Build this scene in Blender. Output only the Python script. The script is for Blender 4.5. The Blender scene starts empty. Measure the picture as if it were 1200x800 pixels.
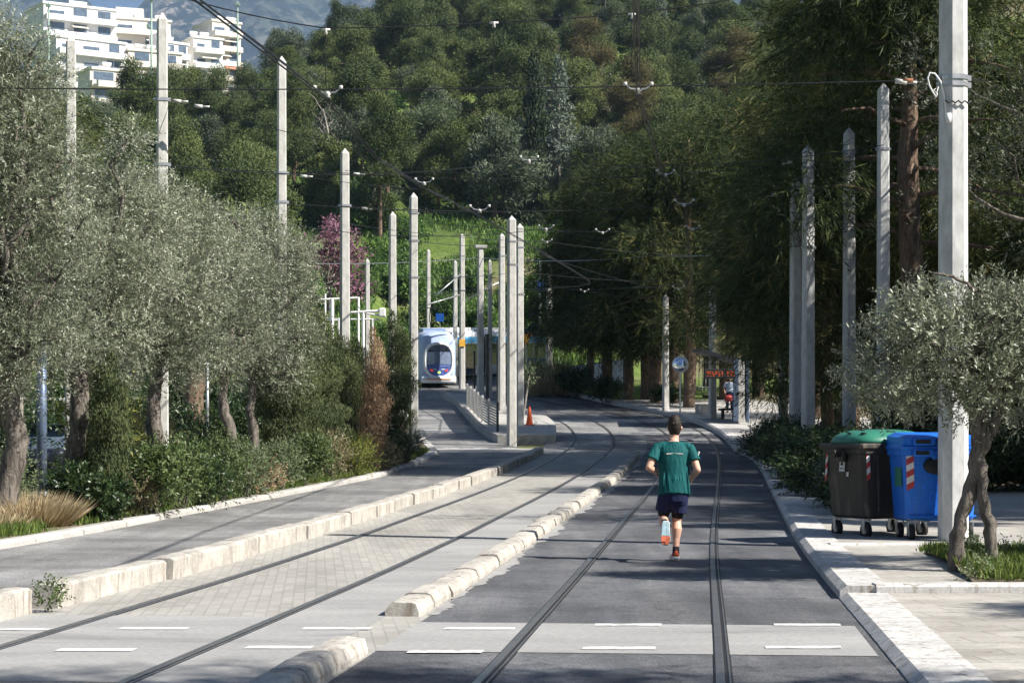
import bpy, math, random
import numpy as np
from mathutils import Vector, Matrix, Quaternion
random.seed(7)
RNG = np.random.default_rng(11)
scene = bpy.context.scene
COL = scene.collection
PI = math.pi
def R(a): return math.radians(a)

# ------------------------------------------------------------------ camera numbers and the lie of the land
F, HOR, EYE = 2333.0, 511.0, 1.5
PK = [(-60,0.0),(0,0.0),(20,0.0),(27,.04),(35,.16),(42,.28),(50,.45),(57,.66),(65,.92),(71,1.15),(80,1.68),(91,2.38),
      (105,3.28),(122,4.45),(137,5.35),(150,6.0),(175,6.9),(210,7.5),(260,8.0),(4000,8.0)]
def interp_smooth(keys, t):
    n = len(keys)
    if t <= keys[0][0]: return keys[0][1]
    if t >= keys[-1][0]: return keys[-1][1]
    for i in range(n-1):
        if keys[i][0] <= t <= keys[i+1][0]: break
    def sl(j):
        if j <= 0 or j >= n-1:
            a, b = (0,1) if j <= 0 else (n-2,n-1)
            return (keys[b][1]-keys[a][1])/(keys[b][0]-keys[a][0])
        d0 = (keys[j][1]-keys[j-1][1])/(keys[j][0]-keys[j-1][0]); d1 = (keys[j+1][1]-keys[j][1])/(keys[j+1][0]-keys[j][0])
        if d0*d1 <= 0: return 0.0
        return 2*d0*d1/(d0+d1)
    x0,y0 = keys[i]; x1,y1 = keys[i+1]; h = x1-x0; u = (t-x0)/h
    m0, m1 = sl(i)*h, sl(i+1)*h
    return (2*u**3-3*u*u+1)*y0+(u**3-2*u*u+u)*m0+(-2*u**3+3*u*u)*y1+(u**3-u*u)*m1
def prof(y): return interp_smooth(PK, y)
def at(px, py, h=0.0):
    lo, hi = 5.0, 160.0
    for _ in range(50):
        d = (lo+hi)/2
        if HOR-(prof(d)+h-EYE)*F/d > py: lo = d
        else: hi = d
    return Vector(((px-600)/F*d, d, prof(d)+h))
def wp(px, py, d): return Vector(((px-600)/F*d, d, EYE+(HOR-py)/F*d))
def xat(px, d): return (px-600)/F*d

TK = [(-30,-7.25),(0,-4.3),(12.1,-3.1),(28,-1.55),(46,.38),(62,2.05),(73.5,3.0),(83,3.1),(91,2.35),(105,-.5),(115,-2.9),(122,-4.5),(128,-5.3),
      (133,-5.0),(138,-3.4),(144,-.4),(150,3.2),(158,8.5),(170,17)]
def tcx(y):
    # cubic Hermite (Catmull-Rom) through the keys
    k = TK
    if y <= k[0][0]: return k[0][1]+(y-k[0][0])*.098
    if y >= k[-1][0]: return k[-1][1]+(y-k[-1][0])*.7
    for i in range(len(k)-1):
        if k[i][0] <= y <= k[i+1][0]: break
    def sl(j):
        a = max(j-1,0); b = min(j+1,len(k)-1); return (k[b][1]-k[a][1])/(k[b][0]-k[a][0])
    h = k[i+1][0]-k[i][0]; u = (y-k[i][0])/h
    return (2*u**3-3*u*u+1)*k[i][1]+(u**3-2*u*u+u)*sl(i)*h+(-2*u**3+3*u*u)*k[i+1][1]+(u**3-u*u)*sl(i+1)*h
def tang(y):
    s = (tcx(y+.4)-tcx(y-.4))/.8; l = math.hypot(s,1); return s/l, 1/l
def path(y, o):                      # point o metres right of the left track's centre line
    tx, ty = tang(y); return tcx(y)+o*ty, y-o*tx
def pathz(y, o, h=0.0):
    x, yy = path(y, o); return Vector((x, yy, prof(yy)+h))

# ------------------------------------------------------------------ mesh helpers
class MB:
    def __init__(s): s.v=[]; s.f=[]; s.m=[]; s.cur=0
    def add(s, vs, fs):
        b=len(s.v); s.v += [tuple(p) for p in vs]
        for f in fs: s.f.append(tuple(b+i for i in f)); s.m.append(s.cur)
        return s
    def box(s, c, size, rot=None):
        x,y,z=[q/2 for q in size]; vs=[Vector(p) for p in [(-x,-y,-z),(x,-y,-z),(x,y,-z),(-x,y,-z),(-x,-y,z),(x,-y,z),(x,y,z),(-x,y,z)]]
        if rot is not None: vs=[rot@p for p in vs]
        c=Vector(c); return s.add([p+c for p in vs],[(0,3,2,1),(4,5,6,7),(0,1,5,4),(1,2,6,5),(2,3,7,6),(3,0,4,7)])
    def bbox(s, c, size, b=.02, rot=None):       # box with chamfered edges
        x,y,z=[q/2 for q in size]; b=min(b,x*.9,y*.9,z*.9)
        loops=[]
        for zz,ins in ((-z,b),(-z+b,0),(z-b,0),(z,b)):
            X,Y=x-ins,y-ins; c2=b
            loops.append([(-X+c2,-Y,zz),(X-c2,-Y,zz),(X,-Y+c2,zz),(X,Y-c2,zz),(X-c2,Y,zz),(-X+c2,Y,zz),(-X,Y-c2,zz),(-X,-Y+c2,zz)])
        vs=[Vector(p) for l in loops for p in l]
        if rot is not None: vs=[rot@p for p in vs]
        c=Vector(c); vs=[p+c for p in vs]; fs=[tuple(range(7,-1,-1)),tuple(range(24,32))]
        for k in range(3):
            for i in range(8):
                j=(i+1)%8; fs.append((k*8+i,k*8+j,k*8+8+j,k*8+8+i))
        return s.add(vs,fs)
    def rings(s, loops, cap0=True, cap1=True, closed=True):
        n=len(loops[0]); vs=[p for l in loops for p in l]; fs=[]
        for k in range(len(loops)-1):
            for i in range(n if closed else n-1):
                j=(i+1)%n; fs.append((k*n+i,k*n+j,(k+1)*n+j,(k+1)*n+i))
        if cap0: fs.append(tuple(range(n-1,-1,-1)))
        if cap1: fs.append(tuple(range((len(loops)-1)*n,len(loops)*n)))
        return s.add(vs,fs)
    def tube(s, pts, r, n=8, noise=0.0, hint=None, ry=None, cap=True, ends=False):
        pts=[Vector(p) for p in pts]; m=len(pts)
        rr=list(r) if hasattr(r,'__len__') else [r]*m
        yy=list(ry) if ry is not None else rr
        if ends:                     # rounded ends
            d0=(pts[0]-pts[1]).normalized(); d1=(pts[-1]-pts[-2]).normalized()
            P=[];Q=[];Y=[]
            for a in (0.98,.8,.45): P.append(pts[0]+d0*rr[0]*a*.9);q=math.sqrt(1-a*a);Q.append(rr[0]*q);Y.append(yy[0]*q)
            P+=pts;Q+=rr;Y+=yy
            for a in (.45,.8,.98): P.append(pts[-1]+d1*rr[-1]*a*.9);q=math.sqrt(1-a*a);Q.append(rr[-1]*q);Y.append(yy[-1]*q)
            pts,rr,yy,m=P,Q,Y,len(P)
        loops=[]; up=None
        for i in range(m):
            t=(pts[min(i+1,m-1)]-pts[max(i-1,0)]).normalized()
            if hint is not None: a=Vector(hint); a=(a-t*a.dot(t)).normalized()
            else:
                if up is None:
                    a=Vector((1,0,0)) if abs(t.x)<.8 else Vector((0,1,0))
                else: a=up
                a=(a-t*a.dot(t)).normalized(); up=a
            b=t.cross(a); L=[]
            for k in range(n):
                an=2*PI*k/n; w=1+(random.uniform(-noise,noise) if noise else 0)
                L.append(pts[i]+a*math.cos(an)*rr[i]*w+b*math.sin(an)*yy[i]*w)
            loops.append(L)
        return s.rings(loops,cap,cap)
    def prism(s, poly, z0, z1):
        n=len(poly); zz0=z0 if callable(z0) else (lambda x,y:z0); zz1=z1 if callable(z1) else (lambda x,y:z1)
        return s.rings([[(x,y,zz0(x,y)) for x,y in poly],[(x,y,zz1(x,y)) for x,y in poly]])
    def lathe(s, prof_, c=(0,0,0), n=16, axis='Z', rot=None):
        c=Vector(c); loops=[]
        for r,z in prof_:
            L=[]
            for k in range(n):
                a=2*PI*k/n; p=Vector((r*math.cos(a),r*math.sin(a),z))
                if axis=='Y': p=Vector((p.x,p.z,-p.y))
                if axis=='X': p=Vector((p.z,p.x,p.y))
                if rot is not None: p=rot@p
                L.append(p+c)
            loops.append(L)
        return s.rings(loops)
    def build(s, name, mat, parent=None, smooth=False, kind=None):
        me=bpy.data.meshes.new(name); me.from_pydata(s.v,[],s.f)
        mats=mat if isinstance(mat,(list,tuple)) else [mat]
        for q in mats: me.materials.append(q)
        if len(mats)>1: me.polygons.foreach_set('material_index',s.m)
        if smooth: me.polygons.foreach_set('use_smooth',[True]*len(me.polygons))
        me.validate(); me.update()
        import bmesh
        bm=bmesh.new(); bm.from_mesh(me); bmesh.ops.recalc_face_normals(bm,faces=bm.faces); bm.to_mesh(me); bm.free()
        return link(name, me, parent, kind)
def link(name, me, parent=None, kind=None):
    o=bpy.data.objects.new(name,me); COL.objects.link(o)
    if parent is not None: o.parent=parent
    if kind: o['kind']=kind
    return o
def tag(o, label, cat, group=None, kind=None):
    o['label']=label; o['category']=cat
    if group: o['group']=group
    if kind: o['kind']=kind
    return o
def thing(name, label, cat, loc=(0,0,0), rz=0, group=None):
    o=bpy.data.objects.new(name,None); COL.objects.link(o); o.empty_display_size=.2
    o.location=loc; o.rotation_euler=(0,0,rz)
    return tag(o,label,cat,group)
def dup(root, loc, rz=0, sc=1.0, label=None, group=None):
    r=root.copy(); COL.objects.link(r); r.location=loc; r.rotation_euler=(0,0,rz); r.scale=(sc,sc,sc) if not hasattr(sc,'__len__') else sc
    if label: r['label']=label
    if group: r['group']=group
    for ch in list(root.children):
        c=ch.copy(); COL.objects.link(c); c.parent=r
        for g in list(ch.children):
            d=g.copy(); COL.objects.link(d); d.parent=c
    return r
def grow(mb, name, voxel, mat, parent=None, smooth_it=6):
    """union of overlapping closed tubes -> one continuous skin"""
    o=mb.build(name, mat); m=o.modifiers.new('r','REMESH'); m.mode='VOXEL'; m.voxel_size=voxel
    s=o.modifiers.new('s','SMOOTH'); s.factor=.5; s.iterations=smooth_it
    dg=bpy.context.evaluated_depsgraph_get(); me=bpy.data.meshes.new_from_object(o.evaluated_get(dg))
    old=o.data; o.modifiers.clear(); o.data=me; bpy.data.meshes.remove(old); me.name=name
    me.materials.clear(); me.materials.append(mat)
    me.polygons.foreach_set('use_smooth',[True]*len(me.polygons))
    if parent is not None: o.parent=parent
    return o

# ------------------------------------------------------------------ materials
def newmat(name):
    m=bpy.data.materials.new(name); m.use_nodes=True; nt=m.node_tree; nt.nodes.clear()
    return m, nt, nt.nodes, nt.links
def ramp(N, stops):
    r=N.new('ShaderNodeValToRGB'); cr=r.color_ramp
    while len(cr.elements)<len(stops): cr.elements.new(.5)
    for e,(p,c) in zip(cr.elements,stops):
        e.position=p; e.color=(c[0],c[1],c[2],1) if hasattr(c,'__len__') else (c,c,c,1)
    return r
def noise(N,L,vec,scale,detail=4,rough=.55,dist=0):
    n=N.new('ShaderNodeTexNoise'); n.inputs['Scale'].default_value=scale; n.inputs['Detail'].default_value=detail
    n.inputs['Roughness'].default_value=rough; n.inputs['Distortion'].default_value=dist; L.new(vec,n.inputs['Vector']); return n
def mix(N,L,a,b,fac,mode='MIX'):
    m=N.new('ShaderNodeMix'); m.data_type='RGBA'; m.blend_type=mode
    for sock,v in ((m.inputs[6],a),(m.inputs[7],b)):
        if isinstance(v,(tuple,list)): sock.default_value=(v[0],v[1],v[2],1)
        else: L.new(v,sock)
    if isinstance(fac,(int,float)): m.inputs[0].default_value=fac
    else: L.new(fac,m.inputs[0])
    return m.outputs[2]
def coords(N,L,which='Object',scale=(1,1,1),rz=0):
    tc=N.new('ShaderNodeTexCoord'); mp=N.new('ShaderNodeMapping'); mp.inputs['Scale'].default_value=scale; mp.inputs['Rotation'].default_value=(0,0,rz)
    L.new(tc.outputs[which],mp.inputs['Vector']); return mp.outputs['Vector']
def finish(m,nt,N,L,color,rough=.8,bump=None,bstr=.3,bdist=.02,metal=0,spec=.3):
    b=N.new('ShaderNodeBsdfPrincipled'); o=N.new('ShaderNodeOutputMaterial')
    if isinstance(color,(tuple,list)): b.inputs['Base Color'].default_value=(color[0],color[1],color[2],1)
    else: L.new(color,b.inputs['Base Color'])
    if isinstance(rough,(int,float)): b.inputs['Roughness'].default_value=rough
    else: L.new(rough,b.inputs['Roughness'])
    b.inputs['Metallic'].default_value=metal; b.inputs['Specular IOR Level'].default_value=spec
    if bump is not None:
        bp=N.new('ShaderNodeBump'); bp.inputs['Strength'].default_value=bstr; bp.inputs['Distance'].default_value=bdist
        L.new(bump,bp.inputs['Height']); L.new(bp.outputs['Normal'],b.inputs['Normal'])
    L.new(b.outputs[0],o.inputs['Surface']); return m
def simple(name,c,rough=.6,metal=0,var=.12,scale=6,spec=.3,bump=0,coord='Object'):
    m,nt,N,L=newmat(name); v=coords(N,L,coord); n=noise(N,L,v,scale,5)
    lo=[q*(1-var) for q in c]; hi=[min(1,q*(1+var)) for q in c]
    r=ramp(N,[(.3,lo),(.7,hi)]); L.new(n.outputs['Fac'],r.inputs[0])
    return finish(m,nt,N,L,r.outputs[0],rough,n.outputs['Fac'] if bump else None,bump,.01,metal,spec)
def mottled(name,cols,s1,s2,rough=.85,bump=.3,bdist=.01,speck=None,scale=(1,1,1),stain=None):
    """cols: stops on large noise; small-scale noise multiplies; optional stain (color, scale, lo, hi)"""
    m,nt,N,L=newmat(name); v=coords(N,L,'Object',scale)
    a=noise(N,L,v,s1,6,.6,.3); r=ramp(N,cols); L.new(a.outputs['Fac'],r.inputs[0])
    b=noise(N,L,v,s2,3,.7); r2=ramp(N,[(.25,.72),(.75,1.25)]); L.new(b.outputs['Fac'],r2.inputs[0])
    c=mix(N,L,r.outputs[0],r2.outputs[0],1.0,'MULTIPLY')
    if stain:
        sc,ss,lo,hi=stain; s=noise(N,L,v,ss,5,.65,.6); r3=ramp(N,[(lo,0.0),(hi,1.0)]); L.new(s.outputs['Fac'],r3.inputs[0]); c=mix(N,L,c,sc,r3.outputs[0])
    return finish(m,nt,N,L,c,rough,b.outputs['Fac'],bump,bdist)
def leafmat(name,cols,back=None,transl=.3,rough=.6,spec=.25):
    """leaf colour varies leaf by leaf (face attribute 'var'); olive leaves are paler underneath"""
    m,nt,N,L=newmat(name); at_=N.new('ShaderNodeAttribute'); at_.attribute_name='var'
    r=ramp(N,cols); L.new(at_.outputs['Fac'],r.inputs[0]); c=r.outputs[0]
    if back:
        g=N.new('ShaderNodeNewGeometry'); c=mix(N,L,c,back,g.outputs['Backfacing'])
    b=N.new('ShaderNodeBsdfPrincipled'); L.new(c,b.inputs['Base Color']); b.inputs['Roughness'].default_value=rough; b.inputs['Specular IOR Level'].default_value=spec
    t=N.new('ShaderNodeBsdfTranslucent'); L.new(c,t.inputs['Color'])
    mx=N.new('ShaderNodeMixShader'); mx.inputs[0].default_value=transl; o=N.new('ShaderNodeOutputMaterial')
    L.new(b.outputs[0],mx.inputs[1]); L.new(t.outputs[0],mx.inputs[2]); L.new(mx.outputs[0],o.inputs['Surface']); return m
M={}
def asphalt(name,c0,c1,c2):
    m,nt,N,L=newmat(name); v=coords(N,L,'Object',(1,1,1),-.098); vs=coords(N,L,'Object',(1.6,.12,1),-.098)
    n1=noise(N,L,vs,.9,6,.62,.25); r=ramp(N,[(.32,c0),(.5,c1),(.68,c2)]); L.new(n1.outputs['Fac'],r.inputs[0]); c=r.outputs[0]
    n2=noise(N,L,v,.45,5,.6,.6); r2=ramp(N,[(.40,.72),(.54,1.0),(.66,1.3)]); L.new(n2.outputs['Fac'],r2.inputs[0]); c=mix(N,L,c,r2.outputs[0],1.0,'MULTIPLY')
    n3=noise(N,L,v,7,4,.7); r3=ramp(N,[(.3,.84),(.7,1.16)]); L.new(n3.outputs['Fac'],r3.inputs[0]); c=mix(N,L,c,r3.outputs[0],1.0,'MULTIPLY')
    w=N.new('ShaderNodeTexVoronoi'); w.inputs['Scale'].default_value=75; L.new(v,w.inputs['Vector']); r4=ramp(N,[(0,.62),(.45,1.0),(.75,1.55)]); L.new(w.outputs['Color'],r4.inputs[0]); c=mix(N,L,c,r4.outputs[0],.8,'MULTIPLY')
    cr=N.new('ShaderNodeTexVoronoi'); cr.feature='DISTANCE_TO_EDGE'; cr.inputs['Scale'].default_value=.33; wv=noise(N,L,v,1.3,4,.6); mv=N.new('ShaderNodeVectorMath'); mv.operation='ADD'; L.new(v,mv.inputs[0]); L.new(wv.outputs['Color'],mv.inputs[1]); L.new(mv.outputs[0],cr.inputs['Vector'])
    r5=ramp(N,[(0,.45),(.006,1.0)]); L.new(cr.outputs['Distance'],r5.inputs[0]); c=mix(N,L,c,r5.outputs[0],.8,'MULTIPLY')
    return finish(m,nt,N,L,c,.82,w.outputs['Distance'],.5,.006,spec=.35)
M['asphalt']=asphalt('asphalt',(.070,.072,.079),(.100,.102,.109),(.142,.142,.147))
M['asphalt_old']=asphalt('worn_asphalt',(.135,.135,.136),(.18,.178,.175),(.225,.222,.214))
M['concrete']=mottled('paving_concrete',[(.3,(.30,.29,.27)),(.5,(.40,.385,.36)),(.72,(.47,.455,.43))],.7,35,.9,.3,.005,stain=((.22,.21,.19),1.1,.6,.78))
def pavingmat():
    m,nt,N,L=newmat('pavement_slabs'); v=coords(N,L,'Object',(1,1,1),-.09); b=N.new('ShaderNodeTexBrick'); L.new(v,b.inputs['Vector']); b.offset=.5; b.inputs['Scale'].default_value=1; b.inputs['Brick Width'].default_value=.60; b.inputs['Row Height'].default_value=.40
    b.inputs['Mortar Size'].default_value=.006; b.inputs['Color1'].default_value=(.34,.32,.29,1); b.inputs['Color2'].default_value=(.40,.38,.345,1); b.inputs['Mortar'].default_value=(.20,.185,.165,1)
    n=noise(N,L,v,.9,6,.62,.5); r=ramp(N,[(.34,.72),(.55,1.02),(.7,1.12)]); L.new(n.outputs['Fac'],r.inputs[0]); c=mix(N,L,b.outputs['Color'],r.outputs[0],1.0,'MULTIPLY')
    n2=noise(N,L,v,26,4,.75); r2=ramp(N,[(.3,.82),(.7,1.12)]); L.new(n2.outputs['Fac'],r2.inputs[0]); c=mix(N,L,c,r2.outputs[0],1.0,'MULTIPLY')
    s=noise(N,L,v,2.6,5,.7,.8); r3=ramp(N,[(.60,0.0),(.72,1.0)]); L.new(s.outputs['Fac'],r3.inputs[0]); c=mix(N,L,c,(.17,.15,.125),r3.outputs[0])
    return finish(m,nt,N,L,c,.9,n2.outputs['Fac'],.3,.004)
M['paving']=pavingmat()
M['band']=mottled('crossing_concrete',[(.3,(.25,.247,.242)),(.7,(.34,.335,.326))],.8,50,.9,.3,.004,scale=(.4,1,1),stain=((.17,.17,.17),.9,.58,.75))
def kerbmat(name,cols):
    m,nt,N,L=newmat(name); tc=N.new('ShaderNodeTexCoord')
    v=coords(N,L,'Object'); a=noise(N,L,v,2.2,6,.65,.4); r=ramp(N,cols); L.new(a.outputs['Fac'],r.inputs[0])
    v2=coords(N,L,'Object',(7,7,1.1)); b=noise(N,L,v2,1.6,5,.6,.5); r2=ramp(N,[(.52,0.0),(.68,1.0)]); L.new(b.outputs['Fac'],r2.inputs[0])
    c=mix(N,L,r.outputs[0],(.25,.215,.175),r2.outputs[0]); f=noise(N,L,v,40,3,.7)
    r3=ramp(N,[(.3,.75),(.7,1.15)]); L.new(f.outputs['Fac'],r3.inputs[0]); c=mix(N,L,c,r3.outputs[0],1.0,'MULTIPLY')
    return finish(m,nt,N,L,c,.9,f.outputs['Fac'],.45,.008)
M['kerb']=kerbmat('weathered_kerb',[(.28,(.27,.25,.225)),(.5,(.42,.395,.355)),(.72,(.53,.505,.46))])
M['kerb_white']=kerbmat('pale_kerbstone',[(.3,(.42,.41,.40)),(.7,(.60,.59,.57))])
def paver():
    m,nt,N,L=newmat('tramway_setts'); v=coords(N,L,'Object',(1,1,1),-.098+PI/2)
    b=N.new('ShaderNodeTexBrick'); L.new(v,b.inputs['Vector']); b.inputs['Scale'].default_value=1; b.inputs['Brick Width'].default_value=.21; b.inputs['Row Height'].default_value=.105
    b.inputs['Mortar Size'].default_value=.008; b.inputs['Color1'].default_value=(.30,.288,.262,1); b.inputs['Color2'].default_value=(.37,.355,.325,1); b.inputs['Mortar'].default_value=(.285,.275,.255,1)
    v2=coords(N,L,'Object',(1,.3,1)); n=noise(N,L,v2,.8,6,.6,.4); r=ramp(N,[(.3,.7),(.7,1.15)]); L.new(n.outputs['Fac'],r.inputs[0])
    c=mix(N,L,b.outputs['Color'],r.outputs[0],1.0,'MULTIPLY'); f=noise(N,L,v2,30,3)
    bp=mix(N,L,b.outputs['Fac'],f.outputs['Fac'],.4)
    return finish(m,nt,N,L,c,.9,bp,.35,.006)
M['paver']=paver()
M['seal']=simple('black_joint_filler',(.02,.02,.022),.6,scale=30,var=.4)
M['rail']=simple('rail_steel',(.36,.35,.335),.32,.85,var=.25,scale=8)
M['paint']=mottled('worn_white_paint',[(.3,(.62,.62,.60)),(.6,(.78,.78,.77))],3,60,.7,.1,.002,stain=((.33,.33,.325),5,.48,.66))
M['soil']=mottled('dry_soil',[(.3,(.13,.10,.07)),(.5,(.20,.16,.115)),(.7,(.27,.23,.17))],1.2,20,.95,.6,.03,stain=((.09,.12,.04),.9,.5,.62))
def terrainmat():
    m,nt,N,L=newmat('hillside_ground'); v=coords(N,L,'Object')
    a=noise(N,L,v,.035,6,.6,.5); r=ramp(N,[(.36,(.055,.075,.022)),(.46,(.11,.17,.03)),(.54,(.15,.20,.05)),(.60,(.19,.17,.085)),(.70,(.25,.21,.15))]); L.new(a.outputs['Fac'],r.inputs[0])
    b=noise(N,L,v,1.3,5,.7); r2=ramp(N,[(.3,.55),(.7,1.3)]); L.new(b.outputs['Fac'],r2.inputs[0])
    return finish(m,nt,N,L,mix(N,L,r.outputs[0],r2.outputs[0],1.0,'MULTIPLY'),.95,b.outputs['Fac'],.8,.25)
M['terrain']=terrainmat()
def mountmat():
    m,nt,N,L=newmat('scrubby_mountain'); v=coords(N,L,'Object')
    a=noise(N,L,v,.0022,8,.65,.4); b=noise(N,L,v,.018,5,.75)
    r=ramp(N,[(.36,(.045,.06,.03)),(.5,(.09,.10,.06)),(.6,(.24,.21,.17)),(.7,(.36,.32,.27))]); L.new(a.outputs['Fac'],r.inputs[0])
    r2=ramp(N,[(.48,0.0),(.56,1.0)]); L.new(b.outputs['Fac'],r2.inputs[0])
    return finish(m,nt,N,L,mix(N,L,(.012,.02,.010),r.outputs[0],r2.outputs[0]),.95)
M['mountain']=mountmat()
def barkmat(name,c,dark):
    m,nt,N,L=newmat(name); v=coords(N,L,'Object',(5,5,1.2)); a=noise(N,L,v,2.5,8,.7,.8); r=ramp(N,[(.32,dark),(.55,c),(.72,[q*1.35 for q in c])]); L.new(a.outputs['Fac'],r.inputs[0])
    return finish(m,nt,N,L,r.outputs[0],.95,a.outputs['Fac'],1.0,.06)
M['olive_bark']=barkmat('olive_bark',(.20,.175,.15),(.03,.025,.02))
M['pine_bark']=barkmat('pine_bark',(.22,.155,.11),(.05,.033,.024))
M['pale_bark']=barkmat('pale_bark',(.36,.33,.29),(.16,.14,.12))
M['pole']=mottled('grey_painted_pole',[(.3,(.48,.485,.475)),(.7,(.56,.56,.545))],1.0,8,.7,.05,.003,scale=(1,1,.4),stain=((.42,.42,.40),.7,.6,.85))
M['pole_far']=mottled('concrete_pole',[(.3,(.43,.42,.39)),(.7,(.54,.53,.50))],1.0,9,.8,.06,.003,scale=(1,1,.4),stain=((.36,.345,.32),.8,.6,.85))
M['steel']=simple('galvanised_steel',(.42,.43,.44),.42,.7,var=.2,scale=12)
M['green_steel']=simple('green_grey_mast',(.30,.40,.34),.5,.2)
M['wire']=simple('black_cable',(.018,.018,.02),.5,var=.2,scale=20)
M['insul']=simple('white_insulator',(.55,.54,.51),.35,var=.06)
M['rust']=simple('rusty_steel',(.24,.10,.05),.8,var=.3,scale=25)
M['white']=simple('white_plastic',(.78,.78,.77),.45,var=.05)
M['black']=simple('black_rubber',(.02,.02,.02),.7,var=.3,scale=20)
M['white_wall']=mottled('whitewashed_wall',[(.3,(.80,.79,.77)),(.7,(.88,.87,.85))],.5,6,.85,.05,.01,stain=((.62,.60,.55),.35,.6,.8))
M['cream_wall']=mottled('cream_render',[(.3,(.74,.68,.60)),(.7,(.82,.77,.70))],.5,6,.85,.05,.01,stain=((.55,.48,.40),.35,.6,.8))
M['blue_wall']=simple('pale_blue_render',(.40,.46,.55),.8,var=.08,scale=1)
M['glass']=simple('dark_window_glass',(.12,.16,.21),.08,var=.3,scale=1,spec=.8)
M['terracotta']=simple('terracotta_tiles',(.45,.20,.12),.8,var=.25,scale=3)
M['awning']=simple('faded_awning',(.55,.52,.46),.8,var=.1,scale=1)
# foliage
M['olive_leaf']=leafmat('olive_leaf',[(0,(.055,.07,.036)),(.4,(.138,.160,.095)),(.75,(.26,.285,.19)),(1,(.42,.44,.33))],(.36,.38,.29),.16,.42,.5)
M['olive_shaded']=leafmat('shaded_olive_leaf',[(0,(0.028,0.037,0.016)),(.6,(0.055,0.070,0.031)),(1,(0.101,0.117,0.062))],(0.125,0.136,0.098),.2,.5,.3)  # olive leaf colour darkened to hold the shade of the crown
M['pine_leaf']=leafmat('pine_needles',[(0,(.036,.058,.018)),(.5,(.078,.108,.032)),(.85,(.14,.17,.052)),(1,(.23,.24,.085))],None,.08,.65)
M['pine_bright']=leafmat('olive_green_needles',[(0,(.052,.075,.021)),(.5,(.105,.138,.038)),(1,(.23,.25,.08))],None,.08,.65)
M['pine_blue']=leafmat('grey_green_needles',[(0,(.055,.075,.04)),(.5,(.10,.13,.075)),(1,(.19,.215,.135))],None,.10,.6)
M['cedar_leaf']=leafmat('silvery_cedar_needles',[(0,(0.091,0.124,0.091)),(.5,(0.156,0.195,0.150)),(1,(0.260,0.299,0.234))],None,.10,.6)
M['dark_leaf']=leafmat('dark_evergreen_leaf',[(0,(0.021,0.034,0.016)),(.6,(0.039,0.058,0.026)),(1,(0.078,0.104,0.046))],None,.10,.55)
M['brown_pine']=leafmat('brownish_needles',[(0,(0.066,0.060,0.024)),(.4,(0.120,0.108,0.042)),(.75,(0.204,0.168,0.066)),(1,(0.300,0.228,0.096))],None,.28,.7)
M['hang_leaf']=leafmat('drooping_needles',[(0,(.028,.044,.014)),(.4,(.062,.088,.026)),(.7,(.125,.155,.046)),(.9,(.23,.22,.075)),(1,(.36,.29,.12))],None,.28,.65)
M['cypress_leaf']=leafmat('cypress_scale_leaf',[(0,(.045,.062,.028)),(.5,(.088,.112,.048)),(1,(.165,.185,.085))],None,.15,.7,.15)
M['cypress_dead']=leafmat('dead_cypress_leaf',[(0,(.20,.125,.07)),(.5,(.37,.25,.155)),(1,(.54,.40,.27))],None,.2,.7)
M['bank_leaf']=leafmat('bank_leaf',[(0,(0.043,0.089,0.020)),(.5,(0.094,0.180,0.035)),(1,(0.187,0.288,0.065))],None,.3,.5,.35)
M['shrub_green']=leafmat('fresh_shrub_leaf',[(0,(.045,.072,.022)),(.5,(.088,.130,.040)),(.85,(.14,.185,.065)),(1,(.20,.23,.10))],None,.25,.5,.35)
M['hang_dark']=leafmat('dark_drooping_needles',[(0,(.020,.032,.012)),(.5,(.043,.060,.021)),(.8,(.085,.105,.036)),(1,(.19,.17,.06))],None,.22,.75,.1)
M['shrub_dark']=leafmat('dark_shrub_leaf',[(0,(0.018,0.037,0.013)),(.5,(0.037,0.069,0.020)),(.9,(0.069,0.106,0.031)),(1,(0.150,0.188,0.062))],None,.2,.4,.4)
M['shrub_grey']=leafmat('grey_shrub_leaf',[(0,(0.081,0.115,0.054)),(.5,(0.149,0.189,0.095)),(1,(0.243,0.270,0.149))],None,.25,.6)
M['shrub_yellow']=leafmat('yellow_flowering_shrub',[(0,(.07,.10,.025)),(.5,(.14,.17,.04)),(.8,(.32,.30,.06)),(1,(.46,.40,.10))],None,.3,.6)
M['shrub_pink']=leafmat('dry_blooming_shrub',[(0,(0.099,0.094,0.044)),(.5,(0.198,0.176,0.094)),(.8,(0.396,0.330,0.220)),(1,(0.528,0.462,0.363))],None,.3,.6)
M['judas']=leafmat('pink_blossom',[(0,(.13,.075,.08)),(.5,(.25,.12,.165)),(1,(.40,.22,.30))],None,.3,.6)
M['grass']=leafmat('grass_blade',[(0,(.05,.085,.018)),(.6,(.11,.17,.03)),(.9,(.17,.21,.05)),(1,(.30,.26,.11))],None,.3,.6)
M['straw']=leafmat('dry_straw',[(0,(.30,.22,.12)),(.5,(.48,.38,.23)),(1,(.66,.56,.38))],None,.3,.7)
M['bare']=simple('bare_twigs',(.24,.20,.17),.9,var=.2)

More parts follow.
